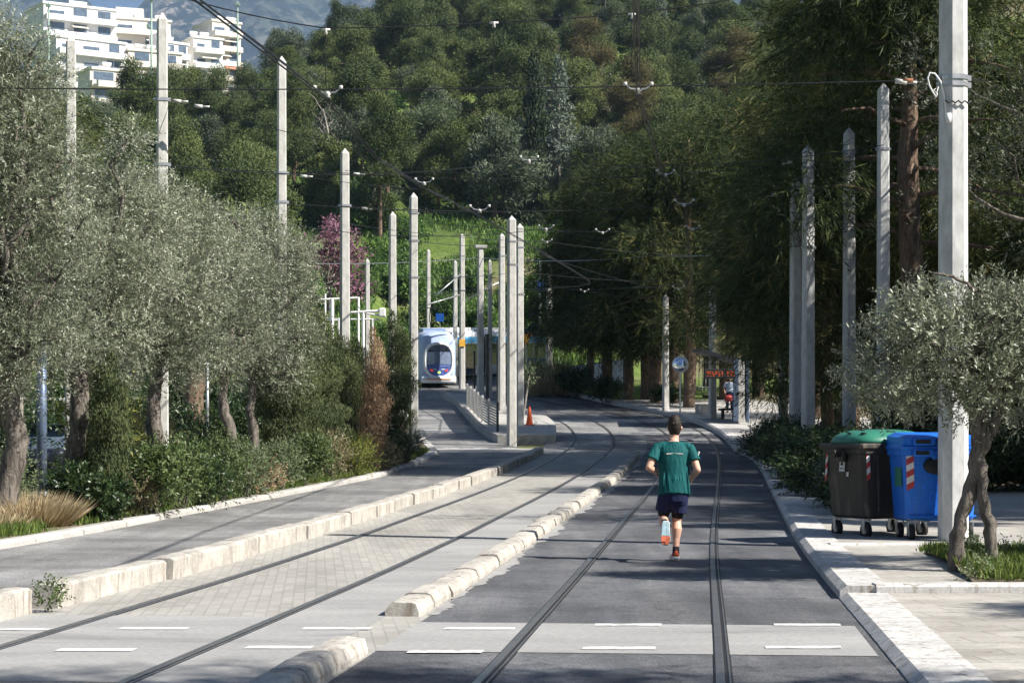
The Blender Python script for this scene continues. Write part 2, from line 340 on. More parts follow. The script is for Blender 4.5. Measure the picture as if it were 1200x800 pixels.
# ------------------------------------------------------------------ leaves
def unit(a): return a/np.maximum(np.linalg.norm(a,axis=1,keepdims=True),1e-9)
def rnd_dir(n): return unit(RNG.normal(size=(n,3)))
def leaf_me(name, P, D, Nn, Ln, W, mat, var=None, at_frac=.45):
    n=len(P); S=unit(np.cross(D,Nn)); Ln=np.broadcast_to(np.asarray(Ln,float),(n,))[:,None]; W=np.broadcast_to(np.asarray(W,float),(n,))[:,None]
    V=np.empty((n,4,3)); V[:,0]=P; V[:,1]=P+D*Ln*at_frac+S*W/2; V[:,2]=P+D*Ln; V[:,3]=P+D*Ln*at_frac-S*W/2
    me=bpy.data.meshes.new(name); me.vertices.add(n*4); me.vertices.foreach_set('co',V.ravel())
    me.loops.add(n*4); me.loops.foreach_set('vertex_index',np.arange(n*4,dtype=np.int32))
    me.polygons.add(n); me.polygons.foreach_set('loop_start',np.arange(0,n*4,4,dtype=np.int32))
    a=me.attributes.new('var','FLOAT','FACE'); a.data.foreach_set('value',(RNG.random(n) if var is None else np.clip(var,0,1)).astype(np.float32))
    me.materials.append(mat); me.update(calc_edges=True); return me
def join_var(n, base, spread): return np.clip(base+RNG.normal(size=n)*spread,0,1)
def clump_leaves(clumps, per_m2, L, W, up=.2, rnd=.55, shell=(.72,1.05), flat=.0, aspect_jit=.35):
    """leaf cards over the shells of billowy clumps; clumps: (cx,cy,cz,rx,ry,rz)"""
    Ps=[];Ds=[];Ns=[];Vs=[]
    for (cx,cy,cz,rx,ry,rz) in clumps:
        n=int(per_m2*4*PI*((rx*ry*rz)**(2/3)))
        u=rnd_dir(n); rad=RNG.uniform(shell[0],shell[1],size=(n,1)); 
        # ragged outline: some lobes push out
        k=RNG.normal(size=(4,3)); lob=np.max(u@unit(k).T,axis=1,keepdims=True); rad=rad*(.72+.40*lob)
        P=np.array([cx,cy,cz])+u*rad*np.array([rx,ry,rz])
        Nn=unit(u/np.array([rx,ry,rz])*min(rx,ry,rz)+rnd*RNG.normal(size=(n,3))); D=unit(np.cross(Nn,RNG.normal(size=(n,3)))+np.array([0,0,up])+u*.35)
        Ps.append(P);Ds.append(D);Ns.append(Nn);Vs.append(join_var(n,RNG.uniform(.25,.65),.18))
    P=np.vstack(Ps);n=len(P)
    return P,np.vstack(Ds),np.vstack(Ns),L*RNG.uniform(1-aspect_jit,1+aspect_jit,n),W*RNG.uniform(.7,1.3,n),np.concatenate(Vs)
def twig_leaves(clumps, ntw, nleaf, tl, L, W, rise=.35, droop=0.0, spread=.8, inner=.3):
    """leafy twigs growing outward through the clumps"""
    vol=np.array([c[3]*c[4]*c[5] for c in clumps])**(.75); vol=vol*RNG.uniform(.55,1.5,len(vol)); cnt=(ntw*vol/vol.sum()).astype(int)+3
    Ps=[];Ds=[];Ns=[];Vs=[]
    for c,k in zip(clumps,cnt):
        u=rnd_dir(k); r=RNG.uniform(inner,1,size=(k,1))**.6; ct=RNG.uniform(-.16,.2)
        S=np.array(c[:3])+u*r*np.array(c[3:6])*.9
        T=unit(u*.8+RNG.normal(size=(k,3))*.45+np.array([0,0,rise])); ln=tl*RNG.uniform(.5,1.25,size=(k,1)); tv=np.clip(RNG.uniform(.2,.7,k)+ct,0,1)
        for j in range(nleaf):
            f=(j+.5)/nleaf; P=S+T*ln*f+np.array([0,0,-1])*droop*(ln*f)**2
            side=unit(np.cross(T,RNG.normal(size=(k,3)))); D=unit(T*(1-spread*.6)+side*spread)
            Nn=unit(np.cross(D,np.cross(T,D)+RNG.normal(size=(k,3))*.5)+RNG.normal(size=(k,3))*.3+u*.75+np.array([0,0,.25]))
            Ps.append(P);Ds.append(D);Ns.append(Nn);Vs.append(np.clip(tv+RNG.normal(size=k)*.15,0,1))
    P=np.vstack(Ps); n=len(P)
    return P,np.vstack(Ds),np.vstack(Ns),L*RNG.uniform(.65,1.25,n),W*RNG.uniform(.75,1.25,n),np.concatenate(Vs)
def hang_leaves(clumps, ntuft, nst, L, W):
    """tufts of long drooping needles"""
    vol=np.array([c[3]*c[4]*c[5] for c in clumps])**(.7); cnt=(ntuft*vol/vol.sum()).astype(int)+1
    Ps=[];Ds=[];Ns=[];Vs=[]
    for c,k in zip(clumps,cnt):
        u=rnd_dir(k); S=np.array(c[:3])+u*(RNG.uniform(.25,1.05,size=(k,1))**.5)*np.array(c[3:6]); tv=np.clip(RNG.uniform(.0,.8,k)**1.3+RNG.uniform(-.12,.25),0,1)
        ax=unit(u*np.array([1,1,.3])+RNG.normal(size=(k,3))*.4+np.array([0,0,-.2])); bl=RNG.uniform(.5,1.25,size=(k,1))
        for j in range(nst):
            f=(j+.5)/nst; D=unit(ax*.85+RNG.normal(size=(k,3))*.45+np.array([0,0,-.08-.3*f])); P=S+ax*bl*f+np.array([0,0,-1])*(bl*f)**2*.28+RNG.normal(size=(k,3))*.03
            Ps.append(P);Ds.append(D);Ns.append(unit(RNG.normal(size=(k,3))+np.array([.3,-.3,.6])));Vs.append(np.clip(tv+RNG.normal(size=k)*.12,0,1))
    P=np.vstack(Ps); n=len(P)
    return P,np.vstack(Ds),np.vstack(Ns),L*RNG.uniform(.6,1.4,n),W*RNG.uniform(.7,1.3,n),np.concatenate(Vs)
def mk_leaf(name, data, mat): return leaf_me(name,*data[:5],mat,data[5])
# ------------------------------------------------------------------ the setting
def hill(x,y):
    t=max(0.0,y-150.0-(6 if x>-12 else 0)); 
    s=1/(1+math.exp(-(x+32)/9.0)); A=.245*(1-s)+.335*s
    h=A*t
    if t>185: h=A*185+(t-185)*.10
    if t>330: h=A*185+14.5-(t-330)*.05
    h=max(h,0 if t<330 else -8)
    g=max(0.0,x-15-.05*y)             # the park on the right climbs gently
    if y>75: h+=min(g,45)*.16*min(1,(y-75)/30)
    n=math.sin(x*.11+y*.05)*math.cos(y*.085-x*.03)*1.6+math.sin(x*.31+1)*math.sin(y*.27)*.6
    return h+n*min(1,t/25)
def ground_z(x,y): return prof(y)+hill(x,y)
ys=[-60,-40,-20,-10]+list(np.arange(0,160,1.5))+list(np.arange(160,420,5))+list(np.arange(420,700,30))+[800,1000,1500,2500,4000,7500]
xs=[-5200,-1600,-900,-500,-300,-220,-170]+list(np.arange(-130,-30,6))+list(np.arange(-30,40,2.5))+list(np.arange(40,130,6))+[140,180,240,320,500,900,1600,5200]
v=[(x,y,ground_z(x,y)-.07) for y in ys for x in xs]; nx=len(xs)
f=[(j*nx+i,j*nx+i+1,(j+1)*nx+i+1,(j+1)*nx+i) for j in range(len(ys)-1) for i in range(nx-1)]
mb=MB(); mb.add(v,f); mb.build('ground',M['terrain'],None,True,'structure')

# far mountain
mb=MB(); vs=[]; nxm,nym=120,34
for j in range(nym):
    for i in range(nxm):
        x=-2300+i*(3800/(nxm-1)); t=j/(nym-1); y=1900+t*1500
        rid=760+70*math.sin(x*.0041+.6)+38*math.sin(x*.013)+18*math.sin(x*.037+2)
        z=rid*min(1,t*1.25)**.8+34*math.sin(x*.017+y*.009)*math.sin(y*.013+x*.004)*(1 if 0<t else 0)+14*math.sin(x*.05)*math.cos(y*.041)
        vs.append((x*2.1,y*2.1,max(z*2.1,2) if j else -5))
mb.add(vs,[(j*nxm+i,j*nxm+i+1,(j+1)*nxm+i+1,(j+1)*nxm+i) for j in range(nym-1) for i in range(nxm-1)])
mb.build('mountain',M['mountain'],None,True,'structure')

def frange(a,b,s):
    n=max(1,int(round((b-a)/s))); return [a+(b-a)*i/n for i in range(n+1)]
def strip(name,mat,o1,o2,y0,y1,dz=0.0,step=1.0,across=2):
    g1=o1 if callable(o1) else (lambda y:o1); g2=o2 if callable(o2) else (lambda y:o2)
    Y=frange(y0,y1,step); vs=[]
    for y in Y:
        for k in range(across+1): vs.append(pathz(y,g1(y)+(g2(y)-g1(y))*k/across,dz))
    w=across+1; mb=MB(); mb.add(vs,[(j*w+i,j*w+i+1,(j+1)*w+i+1,(j+1)*w+i) for j in range(len(Y)-1) for i in range(across)])
    return mb.build(name,mat,None,True,'structure')
def xstrip(name,mat,e1,e2,y0,y1,dz=0.0,step=1.0,skirt=0.0):
    """strip between two edges given as x = f(y); skirt closes the sides"""
    Y=frange(y0,y1,step); vs=[]
    for y in Y:
        a,b=e1(y),e2(y)
        for k in range(4):
            x=a+(b-a)*k/3; vs.append((x,y,prof(y)+dz))
    fs=[(j*4+i,j*4+i+1,j*4+5+i,j*4+4+i) for j in range(len(Y)-1) for i in range(3)]
    if skirt:
        n=len(vs); vs+=[(vs[j*4][0],vs[j*4][1],vs[j*4][2]-skirt) for j in range(len(Y))]+[(vs[j*4+3][0],vs[j*4+3][1],vs[j*4+3][2]-skirt) for j in range(len(Y))]
        m=len(Y)
        for j in range(m-1): fs+=[(j*4,j*4+4,n+j+1,n+j),(j*4+3,n+m+j,n+m+j+1,j*4+7)]
        for j in (0,m-1): fs+=[(j*4,j*4+1,j*4+2,j*4+3,n+m+j,n+j)]
    mb=MB(); mb.add(vs,fs); return mb.build(name,mat,None,False,'structure')
OC=3.62                                        # right track centre, from the left one
WALL=-1.33; MID=1.60                           # faces of the tall kerb and of the low one between the tracks
def lane_l(y): return interp_smooth([(-60,-12.6),(0,-9.8),(15,-8.0),(26,-6.65),(40,-4.85),(57,-2.75),(65,-2.45),(72,-2.95),(80,-3.8),(91,-4.7),(105,-6.4),(115,-8.8),(124,-13),(135,-20)],y)
def wall_x(y): return path(y,WALL-.36)[0]
def lane_r(y):
    if y<=64: return wall_x(y)
    return interp_smooth([(64,wall_x(64)),(67,wall_x(64)-.25),(72,-.55),(80,-1.5),(91,-2.3),(105,-3.4),(115,-5.6),(124,-9.2),(135,-15)],y)
xstrip('side_road',M['asphalt_old'],lane_l,lambda y:lane_r(y)+(.45 if 66.5<y<109 else 0),-5,132)
strip('tramway',M['paver'],WALL-.36,MID+.36,-5,66)
strip('tramway_concrete',M['band'],.78,MID,-5,66,.004)
strip('tramway_asphalt',M['asphalt_old'],lambda y:-1.7 if y<110 else -3.2,MID+.36,66,150)
def redge(y): return interp_smooth([(-60,5.45),(50,5.5),(62,5.35),(68,4.93),(100,4.93),(110,5.4),(150,6.5)],y)
strip('main_road',M['asphalt'],MID+.36,redge,-5,150)
strip('crossing_band',M['band'],MID+.36,5.43,14.1,16.25,.004)
strip('crossing_band',M['band'],WALL-.3,.78,12.2,16.6,.004)
xstrip('crossing_band',M['concrete'],lambda y:lane_l(y)+.05,lambda y:lane_r(y)+1.6,66.2,69.2,.004)
for y0,y1 in ((78,80),(86,89)): strip('crossing_band',M['band'],-1.5,5.0 if y0<80 else 4.9,y0,y1,.004)
xstrip('repair_patch',M['band'],lambda y:lane_l(y)+.3,lambda y:lane_r(y)-.3,79,81.5,.004)

# painted dashes of the two crossings
mb=MB()
def dash(px0,px1,py,w):
    a=at(px0,py); b=at(px1,py); q=[]
    for p,s in ((a,-1),(b,-1),(b,1),(a,1)):
        y=p.y+s*w/2; q.append((p.x+s*w*.05,y,prof(y)+.009))
    mb.add(q,[(0,1,2,3)])
for p in ((-5,60,738),(140,220,737),(355,435,737),(520,603,737),(697,775,732.5),(907,985,732.5)): dash(*p,.16)
for p in ((68,158,762),(288,366,759),(478,566,764),(682,768,760),(897,986,759)): dash(*p,.17)
for k in range(9):
    x0=lane_l(68)+.25+k*.5
    if k%2==0: mb.add([(x0,68.9,prof(68.9)+.009),(x0+.5,68.9,prof(68.9)+.009),(x0+.5,69.3,prof(69.3)+.009),(x0,69.3,prof(69.3)+.009)],[(0,1,2,3)])
mb.build('road_marking',M['paint'],None,False,'structure')

# kerbs: cast blocks, laid along the line, each a little out of true
def kerb_block(y0,y1,o,w,h,mat,top=.75,rough=.012,seg=5,name='kerb'):
    loops=[]; jo=random.uniform(-.012,.012); jh=random.uniform(-.012,.012)
    n=max(2,int((y1-y0)*seg))
    for k in range(n+1):
        y=y0+(y1-y0)*k/n; e=.02 if k in (0,n) else 0
        q=[(-w/2,-.05),(-w/2,h*.35),(-w/2*top-.02,h*.9),(-w/2*top+.02,h),(0,h+.004),(w/2*top-.02,h),(w/2*top+.02,h*.9),(w/2,h*.35),(w/2,-.05)]
        loops.append([pathz(y,o+jo+a*(1-e*2)+random.uniform(-1,1)*rough,b*(1-e)+(jh+random.uniform(-1,1)*rough if b>0 else 0)) for a,b in q])
    mb=MB(); mb.rings(loops); mb.build(name,mat,None,False,'structure')
cuts=[6,9.5,13.2,16.75]; y=17.2
while y<30: cuts.append(y); y+=random.uniform(3.2,4.2)
while y<64.5: cuts.append(y); y+=random.uniform(1.9,2.6)
cuts.append(65)
for a,b in zip(cuts,cuts[1:]):
    if a==16.75: continue
    o=WALL-.18-(.12 if b<17 else 0)+(.03*math.sin(a))
    kerb_block(a+.012,b-.012,o+.05,.28,.215 if b<40 else .21,M['kerb'],.88,.005)
# crumbled mortar along the foot of the low kerb and the rail joints
random.seed(21)
strip('mortar_edge',M['band'],MID+.33,lambda y:MID+.42+.06*math.sin(y*.9)+.035*math.sin(y*4.3+1)+random.uniform(-.03,.03),16.9,62,.005,.12)
y=4.0
while y<14.0: kerb_block(y+.01,min(y+1.0,14.05)-.01,MID+.18,.29,.12,M['kerb'],.66,.005); y+=1.0
y=16.75
while y<64.2:
    l=random.uniform(.9,1.15); kerb_block(y+.01,y+l-.012,MID+.15+random.uniform(-.01,.01),.30,.125,M['kerb'],.66,.006); y+=l
# verge on the left, with its flush kerb
xstrip('verge',M['soil'],lambda y:-14 if y<64 else -14,lambda y:lane_l(y)-.32,-5,112,.06)
def vk(y0,y1):
    mb=MB(); L=[]
    for y in frange(y0,y1,.5):
        x=lane_l(y); z=prof(y); w=.30+random.uniform(-.02,.02)
        L.append([(x-w-.02,y,z-.06),(x-w,y,z+.085),(x-.06,y,z+.10+random.uniform(-.006,.006)),(x+random.uniform(-.01,.01),y,z+.06),(x+.01,y,z-.06)])
    mb.rings(L); mb.build('kerb',M['concrete'],None,False,'structure')
y=4
while y<112: vk(y+.008,y+1.92); y+=1.93 if y<60 else 1.93
# island in front of the tram stop lines
def isl_l(y): return lane_r(y)+.16
def isl_r(y): return path(y,-1.42)[0]
xstrip('island',M['concrete'],isl_l,isl_r,73,109,.30,1.0,.5)
# pavement on the right: kerbstones, paving, the dropped part
def pav(name,mat,o1,o2,y0,y1,dz):
    def ex(o):
        def f(y):
            s=(tcx(y+.4)-tcx(y-.4))/.8; return tcx(y)+o*math.sqrt(1+s*s)
        return f
    xstrip(name,mat,ex(o1),(lambda y:26.0) if o2>12.6 else ex(o2),y0,y1,dz,1.0,.25 if dz>.05 else 0)
pav('pavement',M['paving'],5.80,22,18.6,31.5,.112); pav('pavement',M['paving'],5.80,22,13.55,19.3,.056)
pav('pavement',M['paving'],5.8,22,2,13.55,.056); pav('pavement',M['concrete'],5.95,6.5,31.5,66,.115)
pav('pavement',M['concrete'],5.35,12.5,66.3,104,.20); pav('pavement',M['soil'],6.5,11.0,31.5,66,.09); xstrip('pavement',M['soil'],lambda y:path(y,11)[0]-.3,lambda y:26.0,40,66,.088); xstrip('pavement',M['concrete'],lambda y:path(y,8.6)[0],lambda y:26.0,31.0,40.5,.112); pav('pavement',M['soil'],12.5,26,66,112,.1)
def rkerb(y0,y1,w=.42,h=.13,o=None):
    mb=MB(); L=[]
    for y in frange(y0,y1,.5):
        e=(redge(y) if o is None else o); L.append([pathz(y,e,-.06),pathz(y,e+random.uniform(-.004,.004),h-.05),pathz(y,e+.07,h),pathz(y,e+w,h),pathz(y,e+w+.01,-.06)])
    mb.rings(L); mb.build('kerb',M['kerb_white'],None,False,'structure')
y=18.9
while y<66: rkerb(y+.006,min(y+1.45,66.2)-.006,.46,.125); y+=1.45
y=66.3
while y<112: rkerb(y+.006,y+1.99,.42,.21); y+=2.0
y=2.0
while y<13.4: rkerb(y+.006,y+1.42,.44,.062); y+=1.43
y=13.46
while y<18.6: rkerb(y+.006,y+1.27,.44,.060); y+=1.28
# the bed with the olive: kerbed on the road side and in front
mbk=[((3.35,18.45),(9.5,18.62)),((5.0,23.75),(9.5,23.95)),((3.98,25.0),(9.5,25.25))]
for (x0,y0),(x1,y1) in mbk:
    n=4
    for k in range(n):
        xa=x0+(x1-x0)*k/n+.006; xb=x0+(x1-x0)*(k+1)/n-.006; ya=y0+(y1-y0)*k/n; yb=y0+(y1-y0)*(k+1)/n
        mb=MB(); mb.rings([[(x,yy-.13,prof(yy)-.04),(x,yy-.13,prof(yy)+.115),(x,yy-.09,prof(yy)+.14),(x,yy+.12,prof(yy)+.14),(x,yy+.12,prof(yy)-.04)] for x,yy in ((xa,ya),(xb,yb))])
        mb.build('kerb',M['kerb_white'],None,False,'structure')
mb=MB(); mb.rings([[(4.35,18.75,.125),(9.4,18.8,.125)],[(4.55,20.5,.19),(9.4,20.5,.19)],[(4.75,22,.19),(9.4,22,.19)],[(4.85,23.5,.13),(9.4,23.6,.13)]],False,False,False)
mb.build('flower_bed',M['soil'],None,True,'structure')
mb=MB(); mb.box((5.42,15.9,.036),(.34,.34,.008)); mb.build('manhole_cover',M['asphalt_old'],None,False,'structure')

# rails: every rail lies in its own dark joint
def rail(o,label):
    t=thing('tram_rail',label,'rail',pathz(12,o),0,'tram rails'); L0=Vector(t.location)
    Y=frange(3,150,1.0)
    def prof_strip(mbb,q):
        mbb.rings([[pathz(y,o+a,b)-L0 for a,b in q] for y in Y])
    a=MB(); prof_strip(a,[(-.052,.0),(-.046,.006),(.066,.006),(.072,.0),(.07,-.03),(-.05,-.03)]); a.build('joint_filler',M['seal'],t)
    a=MB(); prof_strip(a,[(-.036,-.02),(-.036,.011),(-.030,.014),(.016,.014),(.02,.011),(.02,-.02)]); a.build('rail_head',M['rail'],t)
    a=MB(); prof_strip(a,[(.046,-.02),(.046,.010),(.054,.012),(.058,.009),(.058,-.02)]); a.build('guard_lip',M['rail'],t)
rail(-.735,'left rail of the paved left tram track, beside the tall kerb')
rail(.735,'right rail of the paved left tram track, beside the low kerb')
rail(OC-.735,'left rail of the asphalt right tram track, left of the runner')
rail(OC+.735,'right rail of the asphalt right tram track, right of the runner')

# ------------------------------------------------------------------ poles
def pole(px,d,top,label,w=.30,mat='pole_far',bands=(),base=None,taper=.8,cap=True,rot=.27,oct_=.13,group='concrete poles of the tram line',name='catenary_pole'):
    x=xat(px,d); z0=(prof(d) if base is None else base)-.05
    H_=EYE+(HOR-top)/F*d-z0
    t=thing(name,label,'pole',(x,d,z0),rot,group)
    def sec(s,c=oct_):
        h=s/2; c=s*c; return [(-h+c,-h),(h-c,-h),(h,-h+c),(h,h-c),(h-c,h),(-h+c,h),(-h,h-c),(-h,-h+c)]
    a=MB(); capw=w*taper; hh=H_-(.17 if cap else 0); K=6
    a.rings([[(p[0],p[1],hh*k/K) for p in sec(w+(capw-w)*k/K)] for k in range(K+1)],True,not cap); a.build('shaft',M[mat],t)
    if cap:
        a=MB(); a.rings([[(p[0],p[1],hh) for p in sec(capw)],[(p[0],p[1],hh+.02) for p in sec(capw)],[(p[0]*.12,p[1]*.12,H_) for p in sec(capw)]]); a.build('cap',M[mat],t)
    for bz in bands:
        zz=EYE+(HOR-bz)/F*d-z0; s=w+(capw-w)*zz/H_+.03
        a=MB(); a.rings([[(p[0],p[1],zz-.03) for p in sec(s)],[(p[0],p[1],zz+.03) for p in sec(s)]]); a.box((s/2+.025,-.02,zz),(.05,.05,.07)); a.box((-s/2-.025,-.02,zz),(.05,.04,.06))
        b=a.build('clamp_band',M['steel'],t)
    return t
P=pole
p_r=P(1117,25.9,-95,'tall pale octagonal pole just behind the blue bin',.36,'pole',(92,100),None,.9,True,.17,.27)
# its white loop cable, the wrapped chain
a=MB(); x0=-.20; zz=lambda py:EYE+(HOR-py)/F*25.9+.05
def l3(px,py,dy=-.1): return Vector((xat(px,25.9)-p_r.location.x,dy,zz(py)-p_r.location.z-.05))
a.tube([l3(*q) for q in ((1104,141),(1104,128),(1102,112),(1098,98),(1091,89),(1085,88),(1082,94),(1084,103),(1088,110),(1092,116))],.012,6); a.box(l3(1105,141,-.17),(.06,.04,.12)); 
a.tube([l3(*q) for q in ((1092,116),(1095,104),(1089,108),(1094,112),(1091,118))],.009,5); a.build('loop_cable',M['white'],p_r,True)
a=MB(); a.tube([l3(px,122+(2 if i%2 else -1),-.2) for i,px in enumerate(range(1100,1134,4))],.012,6); a.build('wrapped_chain',M['wire'],p_r,True)
P(1035,48,98,'pole right of the thick pine trunk, half hidden by pine branches',.30,'pole',(175,),rot=.1)
P(995,51,150,'pale pole seen high between pine branches, left of the thick trunk',.30,'pole',(178,))
P(947,50,170,'bright sunlit pole standing right out of the dark hedge',.30,'pole',(197,290))
P(932,51.5,208,'bright pole close to the left of the sunlit hedge pole',.28,'pole',(288,))
P(918,66,240,'shaded dark pole at the far end of the hedge',.28,'pole_far')
P(835,86,335,'sunlit pole at the tram shelter under its canopy edge',.30,'pole_far',(352,),prof(86)+.18)
P(780,93,345,'slim pole beside the round mirror on the pavement',.28,'pole_far',(366,),prof(93)+.18)
P(190,40,15,'tallest pole rising from the olive trees, with a dark side',.25,'pole_far',(117,193))
P(83,42,41,'pole at the edge of the big grey olive, white houses behind it',.25,'pole_far')
P(330,48,66,'pole rising above the last olive crown',.25,'pole_far',(203,237))
P(404,57,174,'pole behind the juniper with dead brown foliage',.29,'pole_far',(241,))
P(460,72,248,'short pole behind the dark narrow cypress',.29,'pole_far')
P(484.5,64.5,226,'full height pole at the verge corner beside the dark cypress',.28,'pole_far',(250,282,325),prof(64.5)+.05,.85)
P(430.5,112,303,'distant thin pole over the white steel frames',.28,'pole_far')
P(502,141,292,'thin pole rising behind the tram roof, against the green bank',.30,'pole_far')
P(533.5,128,305,'pole close beside the tram, left of the yellow plated pole',.28,'pole_far',(),prof(128)-.02)
P(541.5,121,274,'pole with yellow plate right beside the tram front',.34,'pole_far',(300,340),prof(121)-.02)
P(563,104,290,'pole with a flat crosspiece on its top',.34,'pole_far',(),prof(104)+.28,cap=False)
P(574,108.5,304,'slim pole just right of the flat topped pole',.24,'pole_far',(),prof(108)+.28)
P(588,91,273,'pole on the island behind the end of the grey fence',.30,'pole_far',(300,),prof(91)+.28)
P(599.5,71.3,253,'foremost pole of the island row, standing low on the ground',.31,'pole_far',(283,310),None,.9)
P(609,79,262,'pole on the island next to the orange cone',.29,'pole_far',(290,345),prof(79)+.28,.9)
P(643.5,118,300,'dark weathered pole right of the island, beside the dry reeds',.36,'pole_far',(318,),prof(118)-.03)
pp=P(632.5,150,303,'green grey steel mast with a blue plate',.26,'green_steel',(),prof(150),.7,False,group='steel masts')
a=MB(); a.box((.0,-.2,6.9),(.55,.05,.7)); a.build('blue_plate',simple('blue_plate',(.03,.10,.30),.5),pp)
for o in [q for q in COL.objects if q.get('label','').startswith('pole with a flat')]:
    a=MB(); a.box((0,0,EYE+(HOR-289)/F*104-o.location.z),(.62,.40,.14)); a.build('crosspiece',M['pole_far'],o)
for o in [q for q in COL.objects if q.get('label','').startswith('pole with yellow')]:
    a=MB(); a.box((-.05,-.22,EYE+(HOR-402)/F*121-o.location.z),(.36,.04,.42)); a.build('yellow_plate',simple('yellow_plate',(.65,.36,.05),.5),o)
P(-36,27.2,-90,'pole beyond the big olive, carrying the near span wire',.34,'pole')

# ------------------------------------------------------------------ wires
def cat_pts(a,b,sag,n=14): return [a+(b-a)*(k/n)-Vector((0,0,sag*4*(k/n)*(1-k/n))) for k in range(n+1)]
def wire(name,label,pts,r=.008,mat='wire',group='overhead wires of the tram line',cat='wire'):
    o=Vector(pts[0]); t=thing(name,label,cat,o,0,group); a=MB(); a.tube([Vector(p)-o for p in pts],r,5); a.build('cable',M[mat],t); return t,o
def hanger(t,o,p,s=1.0):
    s*=.55
    """bow shaped insulated bridge that carries the contact wire"""
    p=Vector(p)-o; a=MB()
    a.tube([p+Vector((x*s,0,z*s)) for x,z in ((-.32,.13),(-.2,.02),(-.07,0),(.07,0),(.2,.02),(.32,.13))],.02*s,6); b=a.build('wire_bridge',M['steel'],t,True)
    a=MB(); a.lathe([(.03*s,0),(.075*s,.01),(.05*s,.035),(.08*s,.05),(.05*s,.075),(.03*s,.09)],p+Vector((0,0,-.07)),10); a.build('insulator',M['insul'],t,True)
    for sg in (-1,1): a=MB(); a.lathe([(.0,-.05*s),(.05*s,-.04*s),(.05*s,.04*s),(0,.05*s)],p+Vector((sg*.33*s,0,.14*s)),8); a.build('end_clamp',M['insul'],t,True)
def rod(t,o,p,ax=1):
    p=Vector(p)-o; a=MB(); a.tube([p,p+Vector((.16*ax,0,-.02*ax))],.035,8); a.tube([p+Vector((.16*ax,0,-.02)),p+Vector((.3*ax,0,-.02))],.02,6); a.build('strain_insulator',M['insul'],t,True)
D=27.5
t,o=wire('span_wire','nearest level span wire, tied to the tall pole behind the blue bin',cat_pts(wp(-36,103,D),wp(1052,95,D),.06)+[wp(1060,95,D),wp(1100,93.5,D)],.009)
hanger(t,o,wp(384,109,D)); hanger(t,o,wp(748,105,D)); rod(t,o,wp(1049,95,D))
a=MB(); a.tube([wp(1058,95.2,D)-o,wp(1070,94.9,D)-o],.035,7); a.build('rusty_tensioner',M['rust'],t,True)
t,o=wire('span_wire','uppermost sagging wire, with three hanging droppers',cat_pts(wp(-36,-75,D),wp(222,0,D),.03,5)+cat_pts(wp(229,2,D),wp(380,33,D),.03,5)+cat_pts(wp(381,33,D),wp(580,26,D),.02,6)+cat_pts(wp(581,26,D),wp(742,15,D),.02,6)+cat_pts(wp(744,15,D),wp(1110,-70,D),.15,8),.009)
for px,a0,a1 in ((382,34,101),(579,26,96),(741,16,96)):
    a=MB(); a.tube([wp(px,a0,D)-o,wp(px-1,(a0+a1)/2,D)-o,wp(px,a1,D)-o],.006,5); a.build('dropper',M['wire'],t); a=MB(); a.lathe([(0,-.045),(.025,-.035),(.018,0),(.025,.035),(0,.045)],wp(px,a0+3,D)-o,8); a.box(wp(px,a0+1,D)-o,(.12,.025,.025)); a.build('dropper_clamp',M['insul'],t,True)
D=50.3
t,o=wire('span_wire','second level span wire, between the juniper pole and the hedge pole',cat_pts(wp(139,191,D),wp(404,203,D),.05)+cat_pts(wp(406,203,D),wp(947,190,D),.28),.010)
hanger(t,o,wp(497,214,D),1.2); hanger(t,o,wp(780,204,D),1.2); rod(t,o,wp(414,203.5,D)); rod(t,o,wp(930,191,D),-1)
t,o=wire('span_wire','thin upper wire over the second span',cat_pts(wp(404,212-12,50.5),wp(690,201,50.5),.05)+cat_pts(wp(692,201,50.5),wp(947,172,50.5),.05),.006)
a=MB(); a.tube([wp(798,190,50.5)-o,wp(801,234,50.5)-o],.006,5); a.build('dropper',M['wire'],t)
D=60
t,o=wire('span_wire','third level span wire, ending at the left of the hedge pole',cat_pts(wp(330,238,48),wp(932,229,51.5),.30),.010); hanger(t,o,wp(562,246,49.4),1.3); hanger(t,o,wp(802,239,50.7),1.3); rod(t,o,wp(912,229,51.5),-1)
D=72
t,o=wire('span_wire','fourth level span wire, low over the cypress tops',cat_pts(wp(460,256,D),wp(600,268,D),.05)+cat_pts(wp(601,268,D),wp(918,262,D),.2),.010); hanger(t,o,wp(706,272,D),1.3); hanger(t,o,wp(812,268,D),1.3)
D=86
t,o=wire('span_wire','span wire crossing to the shelter pole',cat_pts(wp(484,283,66),wp(609,290,D),.05)+cat_pts(wp(610,290,D),wp(835,352,D),.2),.011); hanger(t,o,wp(795,338,D),1.3)
t,o=wire('span_wire','pale cable stretched level above the tram',cat_pts(wp(370,309,102),wp(563,302,104),.1)+cat_pts(wp(564,302,104),wp(760,300,96),.2)+cat_pts(wp(761,300,96),wp(930,292,66),.1),.018,'steel')
t,o=wire('pull_off_wire','slanting wire tied to the tallest pole among the olives',cat_pts(wp(198,117,40),wp(440,178,36),.05),.007); rod(t,o,wp(203,118,40)); rod(t,o,wp(228,124,39.6))
t,o=wire('pull_off_wire','slanting wire tied to the pole above the last olive',cat_pts(wp(336,204,48),wp(494,222,49),.04),.007); rod(t,o,wp(352,206,48))
t,o=wire('pull_off_wire','short wire tied to the juniper pole below the second span',cat_pts(wp(410,241,57),wp(538,250,58),.04),.008); rod(t,o,wp(424,244,57))
